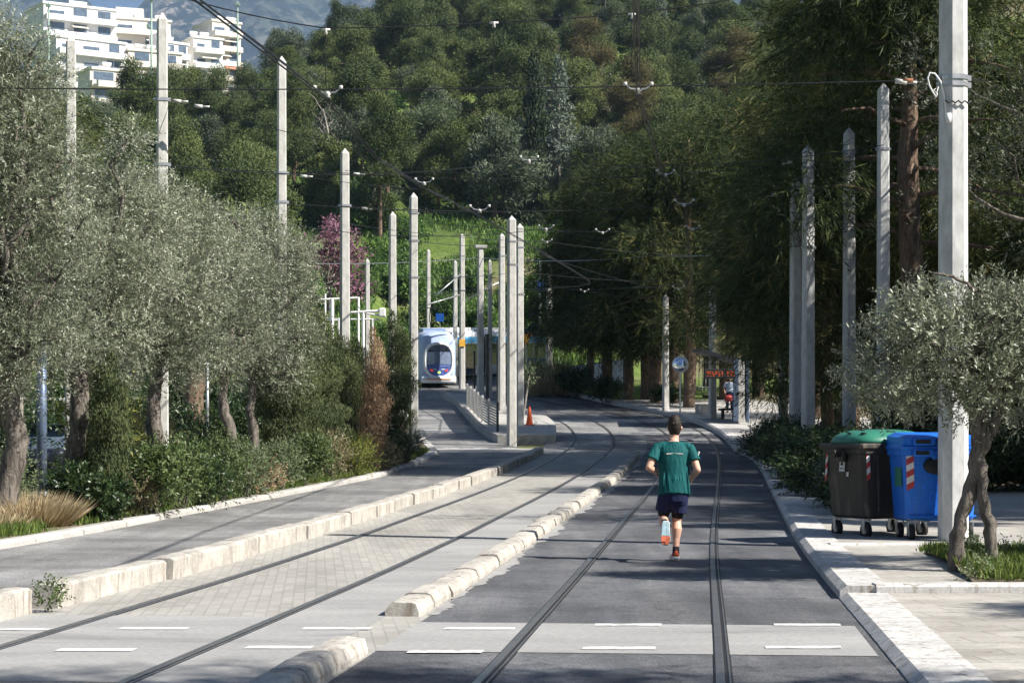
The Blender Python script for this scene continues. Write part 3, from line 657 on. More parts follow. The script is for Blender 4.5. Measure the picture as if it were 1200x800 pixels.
def contact(label,pts):
    o=Vector(pts[0]); t=thing('contact_wire',label,'wire',o,0,'contact wires over the tracks')
    fine=[]
    for a_,b_ in zip(pts,pts[1:]): fine+=cat_pts(a_,b_,.0,5)[:-1]
    fine.append(pts[-1])
    for dx,dz,r in ((-.024,0,.010),(.024,.01,.010),(0,.045,.006)):
        a=MB(); a.tube([p-o+Vector((dx,0,dz*(.35+.65*abs(math.sin(i*.63))))) for i,p in enumerate(fine)],r,5); a.build('cable',M['wire'],t)
cl=[wp(120,-130,12.5),wp(228,-2,17.5),wp(384,117,27.5),wp(441,185,34),wp(497,221,50.3),wp(562,253,60)]
for y in (70,78,86,95,105,114,122,130,136,142): cl.append(pathz(y,-.1,5.9))
contact('heavy double contact wire running over the left track',cl)
cl=[wp(728,-160,12.5),wp(745,-2,17.5),wp(748,113,27.5),wp(779,211,50.3),wp(803,243,60)]
for y in (70,80,90,100,112,124,134): cl.append(pathz(y,OC-.1,5.9))
contact('heavy double contact wire running over the right track',cl)
for lab,ps,sag in (('thin span wire level with the cypress tops',(wp(404,262,57),wp(641,283,77),wp(835,300,86)),.12),('thin span wire from the island poles to the shelter pole',(wp(484,325,65),wp(609,318,79),wp(780,330,93)),.1),
  ('thin span wire low over the island',(wp(588,322,91),wp(780,352,93)),.15),('thin span wire over the tram roof',(wp(484,343,65),wp(541,340,121),wp(643,318,118)),.15),('thin high wire crossing in front of the hillside to the half hidden pole',(wp(190,193,40),wp(620,188,42),wp(1035,170,39)),.25),
  ('thin wire from the pole above the last olive to the hedge pole',(wp(330,262,48),wp(640,268,50),wp(947,288,50)),.25),('lowest thin span wire before the tram',(wp(430,330,112),wp(563,322,104),wp(643,332,118)),.1)):
    pl=[]
    for p,q in zip(ps,ps[1:]): pl+=cat_pts(p,q,sag,8)[:-1]
    t,o=wire('span_wire',lab,pl+[ps[-1]],.0085)
    mid=pl[len(pl)//2]; hanger(t,o,mid,1.0)
# cantilever brackets above the tram
for i,(p0,p1,lab) in enumerate((((497,312,104),(560,262+52,104),''),)):
    pass
t=thing('cantilever_bracket','pale tubular bracket arms reaching over the tram','bracket',wp(541.5,330,121),0,None); o=Vector(t.location)
for q in (((541,320,121),(512,345,119)),((541,345,121),(500,357,118)),((586,330,121),(545,352,121))):
    a=MB(); a.tube([wp(*q[0])-o,wp(*q[1])-o],.045,6); a.build('arm',M['steel'],t,True)
# ------------------------------------------------------------------ vegetation
def limb(a,p0,p1,r0,r1,n=6,wob=.12,seg=6):
    p0=Vector(p0);p1=Vector(p1);pts=[];l=(p1-p0).length
    for k in range(seg+1):
        t=k/seg; w=wob*l*math.sin(PI*t)*.6
        pts.append(p0.lerp(p1,t)+Vector((random.uniform(-w,w),random.uniform(-w,w),.10*l*math.sin(PI*t))))
    a.tube(pts,[r0+(r1-r0)*(k/seg) for k in range(seg+1)],n,.10)
def gnarled(a,pts,rr,n=14,noise=.17):
    P=[];Q=[]
    for i in range(len(pts)-1):
        for k in range(5):
            t=k/5; P.append(Vector(pts[i]).lerp(Vector(pts[i+1]),t)+Vector((random.uniform(-.02,.02),random.uniform(-.02,.02),0))); Q.append((rr[i]+(rr[i+1]-rr[i])*t)*random.uniform(.9,1.12))
    P.append(Vector(pts[-1]));Q.append(rr[-1]); a.tube(P,Q,n,noise)
def tree(name,label,loc,trunk_mb,leafdata,tmat,lmat,cat='tree',group=None,rz=0,extra=None):
    t=thing(name,label,cat,loc,rz,group)
    if trunk_mb: trunk_mb.build('trunk',M[tmat],t,True)
    link('crown',mk_leaf('crown',leafdata,M[lmat]),t)
    return t
def rclumps(n,rad,z0,z1,cr,flat=.75,fill=1.0,seed=0):
    rs=random.Random(seed); out=[]
    for i in range(n):
        a=2*PI*i/n*2.4+rs.uniform(-.4,.4); f=(i+.5)/n; z=z0+(z1-z0)*f
        env=math.sin(PI*min(1,max(.12,.15+.8*f)))**.7
        r=rad*env*rs.uniform(.35,.95)*fill; s=cr*rs.uniform(.5,1.42)
        out.append((r*math.cos(a),r*math.sin(a),z+rs.uniform(-.1,.1)*(z1-z0),s,s,s*flat))
    out.append((0,0,(z0+z1)/2,cr*1.2,cr*1.2,cr)); return out

# --- olives on the left verge
def olive(label,px,d,trunk,clumps,ntw,lmat='olive_leaf',leafL=.064,group='olive trees on the left verge',seed=1):
    loc=(xat(px,d),d,prof(d)+.05); a=MB(); gnarled(a,[p[:3] for p in trunk],[p[3]*(.78 if d<34 else .6) for p in trunk])
    top=Vector(trunk[-1][:3])
    for c in clumps:
        q=Vector(c[:3]); p0=top.lerp(Vector(trunk[-2][:3]),random.uniform(0,.4)); limb(a,p0,q,.075,.018,6,.18)
        for k in range(3):
            u=Vector((random.uniform(-1,1),random.uniform(-1,1),random.uniform(-.2,1)))*c[3]*.8; limb(a,q,q+u,.022,.006,4,.2,4)
    return tree('olive_tree',label,loc,a,twig_leaves(clumps,int(ntw*1.35),17,.42,leafL,.0155,.3,.25),'olive_bark',lmat,group=group)
def px_cl(px,d,lst):
    """clumps given as (pixel x, pixel y, radius in metres, depth offset) -> local ellipsoids"""
    x0=xat(px,d);z0=prof(d)+.05
    return [((xx-600)/F*(d+dy)-x0,dy,EYE+(HOR-yy)/F*(d+dy)-z0,r,r,r*.85) for xx,yy,r,dy in lst]
olive('biggest grey olive, cut by the frame edge, over the dry straw tuft',8,30,[(-.1,0,-.1,.30),(.02,0,.6,.22),(.15,.05,1.3,.2),(-.05,.05,2.1,.22),(.1,0,2.6,.16)],
  px_cl(8,30,[(-20,90,.75,.3),(20,150,.8,0),(45,95,.5,.5),(-15,220,.95,-.3),(45,240,.8,.2),(70,190,.5,.4),(10,320,1.0,.3),(65,330,.7,-.3),(85,280,.5,.3),(-25,390,.9,0),(35,410,.75,-.4),(75,395,.55,0),(0,460,.5,.2),(-60,180,.9,.3),(-70,320,1.0,.3),(-10,45,.55,.2),(-35,60,.6,.3),(35,70,.45,.3)]),4600)
olive('olive with a crooked leaning trunk between the straw tuft and slim cypress',72,33,[(-.08,-.05,-.1,.24),(.05,0,.5,.20),(.22,.05,1.1,.19),(.3,.05,1.7,.2),(.25,.1,2.35,.2),(.3,.1,2.7,.13)],
  px_cl(72,33,[(100,260,.6,.3),(140,230,.45,.5),(150,165,.32,.3),(120,300,.7,-.2),(85,340,.7,.3),(160,320,.65,.4),(115,385,.65,-.3),(75,405,.55,0),(150,390,.5,.2),(175,260,.6,.9),(130,430,.5,.6),(95,220,.5,.9),(110,340,.7,.9)]),3000)
olive('olive with a dark double trunk in front of a pale pole',185,36,[(0,0,-.1,.26),(.04,0,.6,.23),(-.08,0,1.4,.22),(-.05,.05,2.2,.18),(0,.05,2.6,.13)],
  px_cl(185,36,[(165,280,.75,.2),(215,265,.75,.4),(190,240,.55,0),(150,340,.8,.2),(205,335,.9,-.3),(250,310,.7,.5),(170,400,.75,-.2),(225,400,.75,.2),(190,440,.55,0),(140,400,.5,.4),(160,215,.4,.2),(235,360,.7,.7),(180,360,.8,.8)]),3400)
olive('olive with a curved trunk, its crown meeting the pole above',270,41.5,[(.1,0,-.1,.22),(.12,0,.7,.2),(.0,0,1.3,.2),(-.18,.05,1.9,.17),(-.1,.05,2.4,.12)],
  px_cl(270,41.5,[(240,270,.6,.4),(270,330,.8,-.2),(235,360,.75,.2),(290,390,.75,.3),(255,425,.6,-.2),(300,330,.6,.5),(255,300,.7,.7),(280,270,.5,.8),(265,380,.8,.6)]),2700)
olive('farthest tall olive, its crown covering the pole foot',297,45.5,[(0,0,-.1,.2),(.03,0,.8,.18),(-.08,0,1.7,.16),(0,.05,2.6,.12)],
  px_cl(297,45.5,[(310,270,.55,.2),(325,310,.85,0),(295,330,.8,.4),(345,345,.7,.3),(315,380,.9,-.3),(350,400,.55,.2),(290,410,.75,.2),(335,440,.5,0),(350,300,.5,.5),(330,350,.8,.6),(305,440,.6,.3)]),3000)
# young tree with a straight pale stem
a=MB(); gnarled(a,[(0,0,-.1),(.02,0,1.0),(.0,0,2.0)],[.06,.05,.055],8,.08)
for q in ((-.25,.1,2.7),(.35,0,2.75),(.1,.2,3.0)): limb(a,(0,0,2.0),q,.035,.01,6,.12)
tree('young_olive','young tree with a straight thin pale stem behind the straw tuft',(xat(23,31.5),31.5,prof(31.5)+.05),a,twig_leaves([(-.2,.1,2.8,.45,.45,.4),(.3,0,2.9,.4,.4,.35)],200,14,.35,.07,.018),'pale_bark','olive_leaf')

# --- the forked olive in the right bed, standing in front of the bins
B=at(1146,668,.12); a=MB()
gnarled(a,[(-.22,0,-.08),(-.20,0,.35),(-.08,.02,.85),(.02,.02,1.25),(-.04,.02,1.6),(-.22,.03,1.95)],[.085,.072,.068,.07,.05,.04],12,.16)
gnarled(a,[(.14,-.04,-.08),(.13,-.04,.3),(.06,-.03,.75),(.0,0,1.15),(.14,0,1.45),(.33,.03,1.9),(.42,.05,2.3)],[.085,.066,.062,.075,.06,.045,.035],12,.16)
for p,q,r in (((.0,0,1.3),(.12,-.05,1.95),.05),((-.15,.03,1.85),(-.7,.1,2.25),.04),((-.2,.03,1.95),(-.12,0,2.55),.035),((.12,-.05,1.95),(-.02,-.1,2.9),.035),((.4,.05,2.2),(.8,.1,2.7),.035),((.12,0,1.9),(.5,-.2,2.7),.03),((-.6,.1,2.2),(-1.1,.05,2.5),.02),((-.02,-.1,2.85),(-.5,-.1,3.05),.02)):
    limb(a,p,q,r,.012,7,.16,7)
bx=B.x
cl=px_cl(1146,B.y,[(1005,432,.22,.1),(1025,425,.26,-.1),(1022,460,.22,.1),(1048,460,.32,-.2),(1045,405,.34,.2),(1060,375,.28,-.1),(1085,400,.4,-.3),(1085,455,.36,.2),(1085,358,.28,0),(1120,365,.36,.1),(1140,420,.42,-.35),(1150,385,.42,.3),(1175,365,.38,-.1),(1190,420,.45,.2),(1165,455,.35,-.3),(1205,460,.4,.1),(1220,390,.5,.1),(1255,430,.5,0),(1120,470,.25,-.1),(1160,350,.2,.2),(1195,355,.2,0),(1240,480,.35,0)])
cl=[(c[0],c[1],c[2]-.07,c[3],c[4]*1.15,c[5]) for c in cl]
for c in cl:
    limb(a,(random.uniform(-.2,.3),0,random.uniform(1.9,2.3)),c[:3],.018,.006,5,.16,6)
    for k in range(4): limb(a,c[:3],(c[0]+random.uniform(-1,1)*c[3],c[1]+random.uniform(-1,1)*c[3],c[2]+random.uniform(-.6,1)*c[3]),.008,.003,4,.15,4)
tree('olive_tree','small forked olive with silvery leaves in the grassy bed',B,a,twig_leaves(cl,2700,15,.28,.060,.0155,.35,.2),'olive_bark','olive_leaf')
# olive overhanging in the upper corner, its shade put into the leaf colour
a=MB(); gnarled(a,[(0,0,-.1),(-.1,0,1.5),(.1,0,3.2)],[.3,.24,.2]); 
cl=[(-2.5,-.5,5.2,.7,.7,.6),(-1.9,.2,6.0,1.0,1.0,.8),(-2.6,.3,7.1,.8,.8,.7),(-1.3,-.4,4.6,.7,.7,.6),(-.7,.3,6.4,1.2,1.2,1.0),(.5,.2,5.4,1.2,1.2,1),(.2,.4,7.4,1.2,1.2,1),(1.4,0,6.5,1.1,1.1,1)]
for c in cl: limb(a,(.08,0,3.0),c[:3],.06,.012,7,.2)
tree('olive_tree','dark olive overhanging the top corner beside the tall octagonal pole',(9.3,30.5,.1),a,twig_leaves(cl,1500,16,.45,.075,.019,.2,.25),'olive_bark','olive_shaded')

# --- conifers of the wood, a few kinds
def spec(kind,seed):
    random.seed(seed); a=MB()
    if kind=='billow':
        gnarled(a,[(0,0,-.5),(.15,0,2.2),(.0,.1,4.6),(.1,0,6.5)],[.26,.2,.15,.06],8,.1); c=rclumps(17,3.6,2.4,8.2,1.25,.86,1,seed)
        for q in c[:8]: limb(a,(0,0,min(q[2]-.6,4.5)),q[:3],.07,.02,5)
        return a,clump_leaves(c,92,.33,.068,.35,.72,(.35,1.18))
    if kind=='round':
        gnarled(a,[(0,0,-.5),(0,0,1.2),(0,.1,2.6)],[.2,.17,.1],8,.1); c=rclumps(15,2.7,1.3,5.8,1.1,.88,1,seed)
        return a,clump_leaves(c,88,.31,.075,.35,.7,(.4,1.16))
    if kind=='tall':
        gnarled(a,[(0,0,-.5),(.1,0,4),(0,0,8),(0,0,12)],[.3,.24,.16,.04],8,.1); c=rclumps(21,3.1,3.0,12.8,1.25,.9,1,seed)
        for q in c[:8]: limb(a,(0,0,min(q[2]-.8,9)),q[:3],.07,.02,5)
        return a,clump_leaves(c,86,.34,.066,.3,.75,(.35,1.2))
    if kind=='cone':
        gnarled(a,[(0,0,-.5),(0,0,5),(0,0,11.6)],[.2,.13,.02],8,.06); c=[]
        for k in range(34):
            z=1.6+k*.29; r=2.5*(1-(z/12))**.8; an=k*2.4
            c.append((r*.62*math.cos(an),r*.62*math.sin(an),z,.34*r+.22,.34*r+.22,.26))
        return a,clump_leaves(c,60,.34,.10,-.1,.7)
    if kind=='column':
        gnarled(a,[(0,0,-.3),(0,0,4),(0,0,9)],[.16,.1,.02],8,.06); c=[]
        for k in range(20):
            z=.8+k*.47; r=.95*math.sin(PI*min(1,(.14+.83*k/19)))**.55
            c.append((random.uniform(-.15,.15),random.uniform(-.15,.15),z,r,r,.62))
        return a,clump_leaves(c,55,.30,.09,1.6,.5)
SEED=dict(billow=3,round=5,tall=9,cone=4,column=6)
def proto(name,label,kind,lmat,group,seed=None,tm='pine_bark'):
    a,l=spec(kind,seed or SEED[kind]); return tree(name,label,(0,0,-500),a,l,tm,lmat,group=group)
GW='trees of the wooded hillside'
protos={
 'A':proto('pine_tree','dark green pine with billowing crown in the hillside wood','billow','pine_leaf',GW+', dark pines'),
 'B':proto('pine_tree','olive green pine with billowing crown in the hillside wood','billow','pine_bright',GW+', olive green pines',21),
 'C':proto('pine_tree','taller dark pine standing among the hillside trees','tall','pine_leaf',GW+', tall pines'),
 'D':proto('evergreen_tree','low rounded blue green evergreen in the hillside wood','round','pine_blue',GW+', rounded evergreens'),
 'E':proto('evergreen_tree','low rounded olive green evergreen in the hillside wood','round','pine_bright',GW+', olive green evergreens',33),
 'F':proto('evergreen_tree','nearly black rounded evergreen in the hillside wood','round','dark_leaf',GW+', black green evergreens',41),
 'G':proto('pine_tree','brownish pine with thin crown in the hillside wood','tall','brown_pine',GW+', brownish pines',15),
 'H':proto('cypress_tree','dark slender cypress among the hillside pines','column','dark_leaf',GW+', cypresses'),
 'J':proto('pine_tree','dark green pine with billowing crown in the hillside wood','billow','pine_leaf',GW+', dark pines',88),
 'K':proto('pine_tree','olive green pine with billowing crown in the hillside wood','billow','pine_bright',GW+', olive green pines',93),
 'M':proto('eucalyptus_tree','pale grey green tree with loose crown in the hillside wood','tall','shrub_grey',GW+', grey green loose trees',61,'pale_bark'),
 'N':proto('cedar_tree','silvery cone shaped cedar scattered in the hillside wood','cone','cedar_leaf',GW+', silvery cedars',62,'pale_bark'),
 'L':proto('evergreen_tree','bright leafy tree in the hillside wood','round','bank_leaf',GW+', bright leafy trees',97),
 'I':proto('pine_tree','grey green pine with open crown in the hillside wood','billow','pine_blue',GW+', grey green pines',55),
}
used=set()
def plant(k,x,y,z=None,sc=1.0,label=None,group=None,rz=None):
    z=ground_z(x,y)-.15 if z is None else z; rz=random.uniform(0,6.28) if rz is None else rz
    if k not in used:
        used.add(k); o=protos[k]; o.location=(x,y,z); o.rotation_euler=(0,0,rz); o.scale=(sc,sc,sc) if not hasattr(sc,'__len__') else sc
        if label:                      # keep a plain one for the copies
            pass
        return o
    return dup(protos[k],(x,y,z),rz,sc,label,group)
random.seed(101)
pts=[]
tries=0
while len(pts)<205 and tries<20000:
    tries+=1; y=random.uniform(178,345)**1; px=random.uniform(-20,900); x=xat(px,y)
    if px>330 and y<192: continue
    if px<330 and y>300: continue
    if 455<px<700 and y<205: continue
    if 650<px<730 and 222<y<250: continue          # clearings
    if 425<px<505 and 205<y<252: continue
    if 700<px<745 and 235<y<292: continue
    if 520<px<560 and 228<y<262: continue
    if 500<px<560 and 255<y<272: continue
    if 730<px<790 and 262<y<284: continue
    if 330<px<400 and 232<y<248: continue
    md=5.6+(y-178)*.017
    if any((x-a)**2+(y-b)**2<md*md for a,b in pts): continue
    pts.append((x,y))
for px in range(315,940,17): pts.append((xat(px,random.uniform(338,356)),345))
for x,y in pts:
    px=600+x/y*F
    k=random.choices('ABCDEFGIJKLMN',[17,14,8,4,9,6,2,6,15,13,4,9,4])[0]
    if px<330: k=random.choices('ABCDFIJK',[24,10,10,6,10,8,22,10])[0]
    if px>690 and random.random()<.15: k=random.choice('GB')
    s=random.uniform(.8,1.2)*(.95 if k in 'C' else 1.0)
    o=plant(k,x,y,None,(s*random.uniform(.75,1.3),s*random.uniform(.75,1.3),s*random.uniform(.85,1.15))); o.rotation_euler[0]=random.gauss(0,.06); o.rotation_euler[1]=random.gauss(0,.07)
# trees one can name on the hill
a,l=spec('cone',4); tree('cedar_tree','pale silvery cedar with drooping tiers in the middle of the hillside',(xat(655,212),212,ground_z(xat(655,212),212)-.2),a,l,'pale_bark','cedar_leaf').scale=(1.25,1.25,1.45)
a,l=spec('column',8); tree('cypress_tree','tall dark cypress right beside the silvery cedar',(xat(627,209),209,ground_z(xat(627,209),209)-.2),a,l,'pine_bark','dark_leaf').scale=(1.35,1.35,1.75)
a,l=spec('round',66); tree('evergreen_tree','broad blue green tree left of the tall dark cypress',(xat(580,205),205,ground_z(xat(580,205),205)-.2),a,l,'pine_bark','pine_blue').scale=(1.5,1.5,1.75)
a,l=spec('billow',71); tree('eucalyptus_tree','broad grey olive toned tree above the flat topped pole',(xat(490,222),222,ground_z(xat(490,222),222)-.2),a,l,'pale_bark','shrub_grey').scale=(1.5,1.3,1.1)
# bare pale trees
def bare(label,px,d,h,lean,sc=1):
    loc=(xat(px,d),d,ground_z(xat(px,d),d)-.2); t=thing('dead_tree',label,'tree',loc,0,None); a=MB()
    gnarled(a,[(0,0,0),(lean*.3,0,h*.4),(lean*.6,0,h*.75),(lean,0,h)],[.26,.2,.13,.04],8,.1)
    for k in range(9):
        z=random.uniform(.35,.95)*h; limb(a,(lean*z/h,0,z),(lean*z/h+random.uniform(-2,2),random.uniform(-1,1),z+random.uniform(.5,2.4)),.07,.015,5,.2)
    a.build('trunk',M['pale_bark'],t,True); a=MB()
    for k in range(60):
        z=random.uniform(.4,1)*h; p=Vector((lean*z/h+random.uniform(-1.6,1.6),random.uniform(-1,1),z+random.uniform(0,1.2))); limb(a,p,p+Vector((random.uniform(-.8,.8),random.uniform(-.5,.5),random.uniform(.2,1.1))),.018,.006,4,.2,3)
    a.build('twigs',M['bare'],t)
bare('bare grey tree high on the hillside',610,300,9,.8); bare('thin bleached snag above the clearing',720,262,8,-.6); bare('bare pale tree right of the pole above the last olive',365,232,8,.5)
bare('bare pale forked dead tree above the juniper pole',392,208,9,-1.2); bare('leaning bleached dead trunk below the forked dead tree',425,196,6,2.2)
# pink tree
a=MB(); gnarled(a,[(0,0,-.3),(.1,0,1.3),(0,0,2.4)],[.2,.16,.1],8)
c=rclumps(10,2.7,2.3,6.2,1.15,.9,1,12)
for q in c: limb(a,(0,0,2),q[:3],.07,.02,5)
px,d=385,165; tree('judas_tree','pink blossoming tree above the white steel frames',(xat(px,d),d,ground_z(xat(px,d),d)-.2),a,clump_leaves(c,26,.24,.14,.3,.9,(.3,1.1)),'bare','judas').scale=(1.45,1.3,1.25)
# pine crown showing over the biggest olive
GB='dark pines behind the left olives'
for px,d,s,k in ((250,150,1.15,'A'),(215,120,.9,'F'),(290,168,1.2,'A'),(175,160,1.1,'B'),(330,158,.9,'H'),(345,150,1.0,'H'),(120,140,1.0,'A'),(60,110,.9,'A'),(150,95,.7,'F'),(300,130,.75,'D')):
    plant(k,xat(px,d),d,None,s)

def core(c): return clump_leaves([(q[0],q[1],q[2],q[3]*.72,q[4]*.72,q[5]*.72) for q in c],10,.34,.085,-.4,.7,(.3,1.05))
def cat2(p,q): return tuple(np.concatenate([np.asarray(x),np.asarray(y)*(.6 if i==5 else 1)]) for i,(x,y) in enumerate(zip(p,q)))  # inner cards get a darker leaf colour, shade put into the crown
# --- the pines along the right side, with drooping needles
def hang(seed,h,rad,n,z0,tr):
    random.seed(seed); a=MB(); gnarled(a,[(0,0,-.3),(.1,.05,h*.25),(-.05,0,h*.55),(.05,0,h*.85),(0,0,h)],[tr,tr*.86,tr*.7,tr*.3,.04],12,.09)
    c=[]
    for i in range(n):
        f=(i+.5)/n; z=z0+(h-z0)*f; r=rad*(1-.6*f**1.6)*random.uniform(.45,1.0); an=i*2.4+random.uniform(-.4,.4); s=random.uniform(.85,1.35)*rad*.24
        c.append((r*math.cos(an),r*math.sin(an),z+random.uniform(-.6,.6)-.04*r*r,s*1.15,s*1.15,s*.8)); limb(a,(0,0,max(z-.3,z0*.8)),c[-1][:3],.07*tr/.3,.02,6,.12,6)
    return a,c
a,c=hang(31,14.5,4.5,36,6.0,.34); c=[q for q in c if not (q[1]<.6 and abs(q[0])<2.5 and 5<q[2]<10.8)]; H1=tree('pine_tree','thick trunked pine with drooping needles beside the tall octagonal pole',(xat(1066,50),50,prof(50)+.05),a,cat2(hang_leaves(c,4300,17,.34,.026),core(c)),'pine_bark','hang_leaf',group='drooping pines along the right pavement')
a,c=hang(47,12.5,3.8,28,3.4,.26); H2=tree('pine_tree','drooping pine behind the hedge, left of the thick trunked pine',(xat(985,61),61,prof(61)+.05),a,cat2(hang_leaves(c,3500,17,.34,.026),core(c)),'pine_bark','hang_leaf',group='drooping pines along the right pavement')
GR='drooping pines along the right pavement'
for src,x,y,rz,s,lab in ((H1,12.3,72,1.2,.95,'drooping pine behind the far end of the hedge'),(H2,9.0,56.5,2.5,.75,'low drooping pine whose branches hang beside the half hidden pole'),(H1,14.5,40,4.0,.8,'drooping pine behind the small forked olive'),
   (H2,13.2,86,5.0,1.0,'drooping pine behind the tram shelter'),(H1,19,58,2.2,.9,'drooping pine deep behind the octagonal pole'),(H2,17,33,1.0,.85,'drooping pine at the frame edge behind the paved side path'),
   (H1,10.6,57,2.9,.92,'drooping pine with golden brown sprays over the second span wire')):
    dup(src,(x,y,ground_z(x,y)+.03),rz,s,lab,GR)
dup(H1,(xat(12,60),60,ground_z(xat(12,60),60)-.5),.8,.78,'brownish green pine rising behind the biggest olive')['group']=''
def far_pine(px,d,k,s,lab):
    x=xat(px,d); dup(k,(x,d,ground_z(x,d)+.03),random.uniform(0,6),s,lab,'pine row behind the tram stop')
a,c=hang(53,13,4.4,28,4.0,.30); l=cat2(hang_leaves(c,3300,16,.36,.032),core(c)); H3=tree('pine_tree','pine behind the round mirror, first of the row at the stop',(xat(807,96),96,prof(96)+.1),a,l,'pine_bark','hang_dark',group='pine row behind the tram stop')
random.seed(5)
for px,d,s,lab in ((790,100,1.0,'pine between the round mirror and the slim pole'),(768,101,.95,'pine just left of the slim pole by the mirror'),(757,106,1.05,'pine third to the left of the slim pole'),(735,108,.95,'pine with a bush at its left foot in the row'),(711,112,1.0,'pine above the clipped bush in the row'),(691,131,.8,'last pine of the row, near the pale wall')):
    far_pine(px,d,H3,s,lab)
for px,d,s,lab in ((850,104,1.15,'dark pine above the shelter display'),(890,110,1.2,'dark pine above the shelter back posts'),(830,125,1.3,'dark pine far behind the shelter'),(770,135,1.15,'dark pine far behind the round mirror'),(730,142,.9,'dark pine at the end of the pale wall'),(950,118,1.3,'dark pine far behind the hedge poles')):
    far_pine(px,d,H3,s,lab)
# pine outside the frame that throws the stripes of shade over the road
dup(H3,(10.0,5.6,.0),.4,.95,'pine beside the camera throwing shade over the near road',None)['group']=''
for x,y,hh,lab in ((11.0,14.6,6.2,'unseen thin olive throwing shade from outside the right edge, before the bed'),(11.0,19.8,8.0,'unseen thin tall olive throwing shade from outside the right edge, beside the bed'),(11.6,28.4,7.6,'unseen thin olive throwing shade from outside the right edge, beyond the bins')):
    random.seed(int(y*10)); a=MB(); gnarled(a,[(0,0,-.1),(.1,0,hh*.35),(-.05,0,hh*.65)],[.12,.1,.07]); cl=[(random.uniform(-1.5,1.5),random.uniform(-.9,.9),hh*random.uniform(.5,1),.7,.35,.3) for _ in range(8)]  # unseen trees, crowns flattened to throw narrow streaks of shade
    for q in cl: limb(a,(0,0,hh*.5),q[:3],.05,.015,5,.15)
    tree('olive_tree',lab,(x,y,.1),a,twig_leaves(cl,2300,12,.45,.11,.034),'olive_bark','olive_shaded')

for x,y,s,lab in ((15.2,31.5,.85,'dark pine at the frame edge behind the side path'),(15.8,38.5,.9,'dark pine deep behind the forked olive'),(16.0,47,.95,'dark pine deep behind the thick trunked pine'),(15.5,57,.95,'dark pine deep behind the hedge'),(14.8,66,.95,'dark pine behind the last hedge bushes')):
    dup(H3,(x,y,ground_z(x,y)+.03),x*3+y,s,lab,'dark pines in the park on the right')
# --- cypresses and junipers of the left verge
def column(label,px,d,h,w,lmat,n=14,leaf=.065,name='cypress',dens=760,cat='cypress',dx=0):
    a=MB(); gnarled(a,[(0,0,-.1),(0,0,h*.3),(0,0,h*.8)],[.07,.055,.02],8,.06); c=[]
    for k in range(n):
        f=k/(n-1); r=w/2*math.sin(PI*min(1,.16+.80*f))**.6*random.uniform(.82,1.12); c.append((random.uniform(-.12,.12)*w,random.uniform(-.12,.12)*w,.18+f*(h-.4),r,r,h/n*1.15))
    return tree(name,label,(xat(px,d),d,prof(d)+.05),a,clump_leaves(c,dens*(1.7 if d<40 else 1.35),leaf*(1 if d<40 else 1.2),leaf*.28,2.6,.4,(.6,1.08)),'pine_bark',lmat,cat)
column('slim green cypress growing between the second and third olive',128,32.5,2.75,.72,'cypress_leaf')
column('narrow cypress sapling leaning on the slim green cypress',112,33.2,2.1,.5,'cypress_leaf',10)
column('dark narrow cypress beside the full height verge pole',464,57,4.25,1.2,'cypress_leaf')
column('cypress with dead orange brown foliage',438,52,3.65,.82,'cypress_dead',11)
column('green cypress pressed against the dead brown one',418,55,3.5,1.35,'cypress_leaf')
column('wide green cypress left of the dead brown one',396,53,3.7,1.5,'cypress_leaf')
column('tall green cypress beside the farthest olive',372,49,4.1,1.5,'cypress_leaf')
column('rounded dark juniper under the farthest olive',345,46.5,3.2,1.9,'cypress_leaf',9,name='juniper',cat='juniper')
# --- shrubs
def shrub(label,x,y,z,h,w,lmat,leafL=.07,ntw=420,name='shrub',group=None,nl=12,W=None,cat='shrub',seed=0):
    random.seed(seed+int(x*31)+int(y*7)); c=[]
    for k in range(9):
        an=k*2.4; r=w*.32*random.uniform(.3,1); c.append((r*math.cos(an),r*math.sin(an),h*random.uniform(.25,.72),w*.24,w*.24,h*.26))
    a=MB()
    for q in c: limb(a,(random.uniform(-.1,.1)*w,random.uniform(-.1,.1)*w,-.05),q[:3],.018,.006,5,.15,4)
    t=thing(name,label,cat,(x,y,z),random.uniform(0,6),group); a.build('stems',M['olive_bark'],t)
    link('foliage',mk_leaf('foliage',twig_leaves(c,ntw,nl,h*.32,leafL,W or leafL*.42,.7,.1,.75),M[lmat]),t); return t
def vs(label,px,d,h,w,lmat,off=.75,**k):
    x=lane_l(d)-off if px is None else xat(px,d); return shrub(label,x,d,prof(d)+.05,h,w,lmat,**k)
vs('dark leafy shrub at the foot of the crooked olive',92,31.5,.85,1.0,'shrub_dark',leafL=.09)
vs('glossy dark shrub in front of the slim green cypress',118,31,.75,.9,'shrub_dark',leafL=.08)
vs('low brownish dry shrub right of the slim green cypress',150,32.6,.75,.9,'shrub_pink',leafL=.045)
vs('fresh green leafy shrub in front of the dark double trunk',178,33,1.15,1.2,'shrub_green',leafL=.085,ntw=520)
vs('tall fresh green weeds at the kerb, below the third olive',208,34.6,1.2,1.1,'shrub_green',leafL=.07,ntw=520)
vs('dark green shrub at the kerb, right of the fresh green weeds',238,36,1.05,1.1,'shrub_dark',leafL=.07)
vs('green and grey shrub below the curved olive trunk',262,37.5,1.25,1.1,'shrub_green',leafL=.06)
vs('grey leaved lavender like shrub beside the orange dry plants',287,39,1.25,1.1,'shrub_grey',leafL=.06)
vs('orange brown dry plant at the kerb',308,40,.8,.9,'cypress_dead',leafL=.045,ntw=260)
vs('grey green shrub right of the orange dry plant',330,42.5,1.1,1.2,'shrub_grey',leafL=.06)
vs('bright green glossy shrub under the dark juniper',358,44.8,1.2,1.2,'shrub_green',leafL=.085)
vs('cream flowering shrub between glossy shrub and yellow blooms',386,47,1.25,1.2,'shrub_pink',leafL=.055)
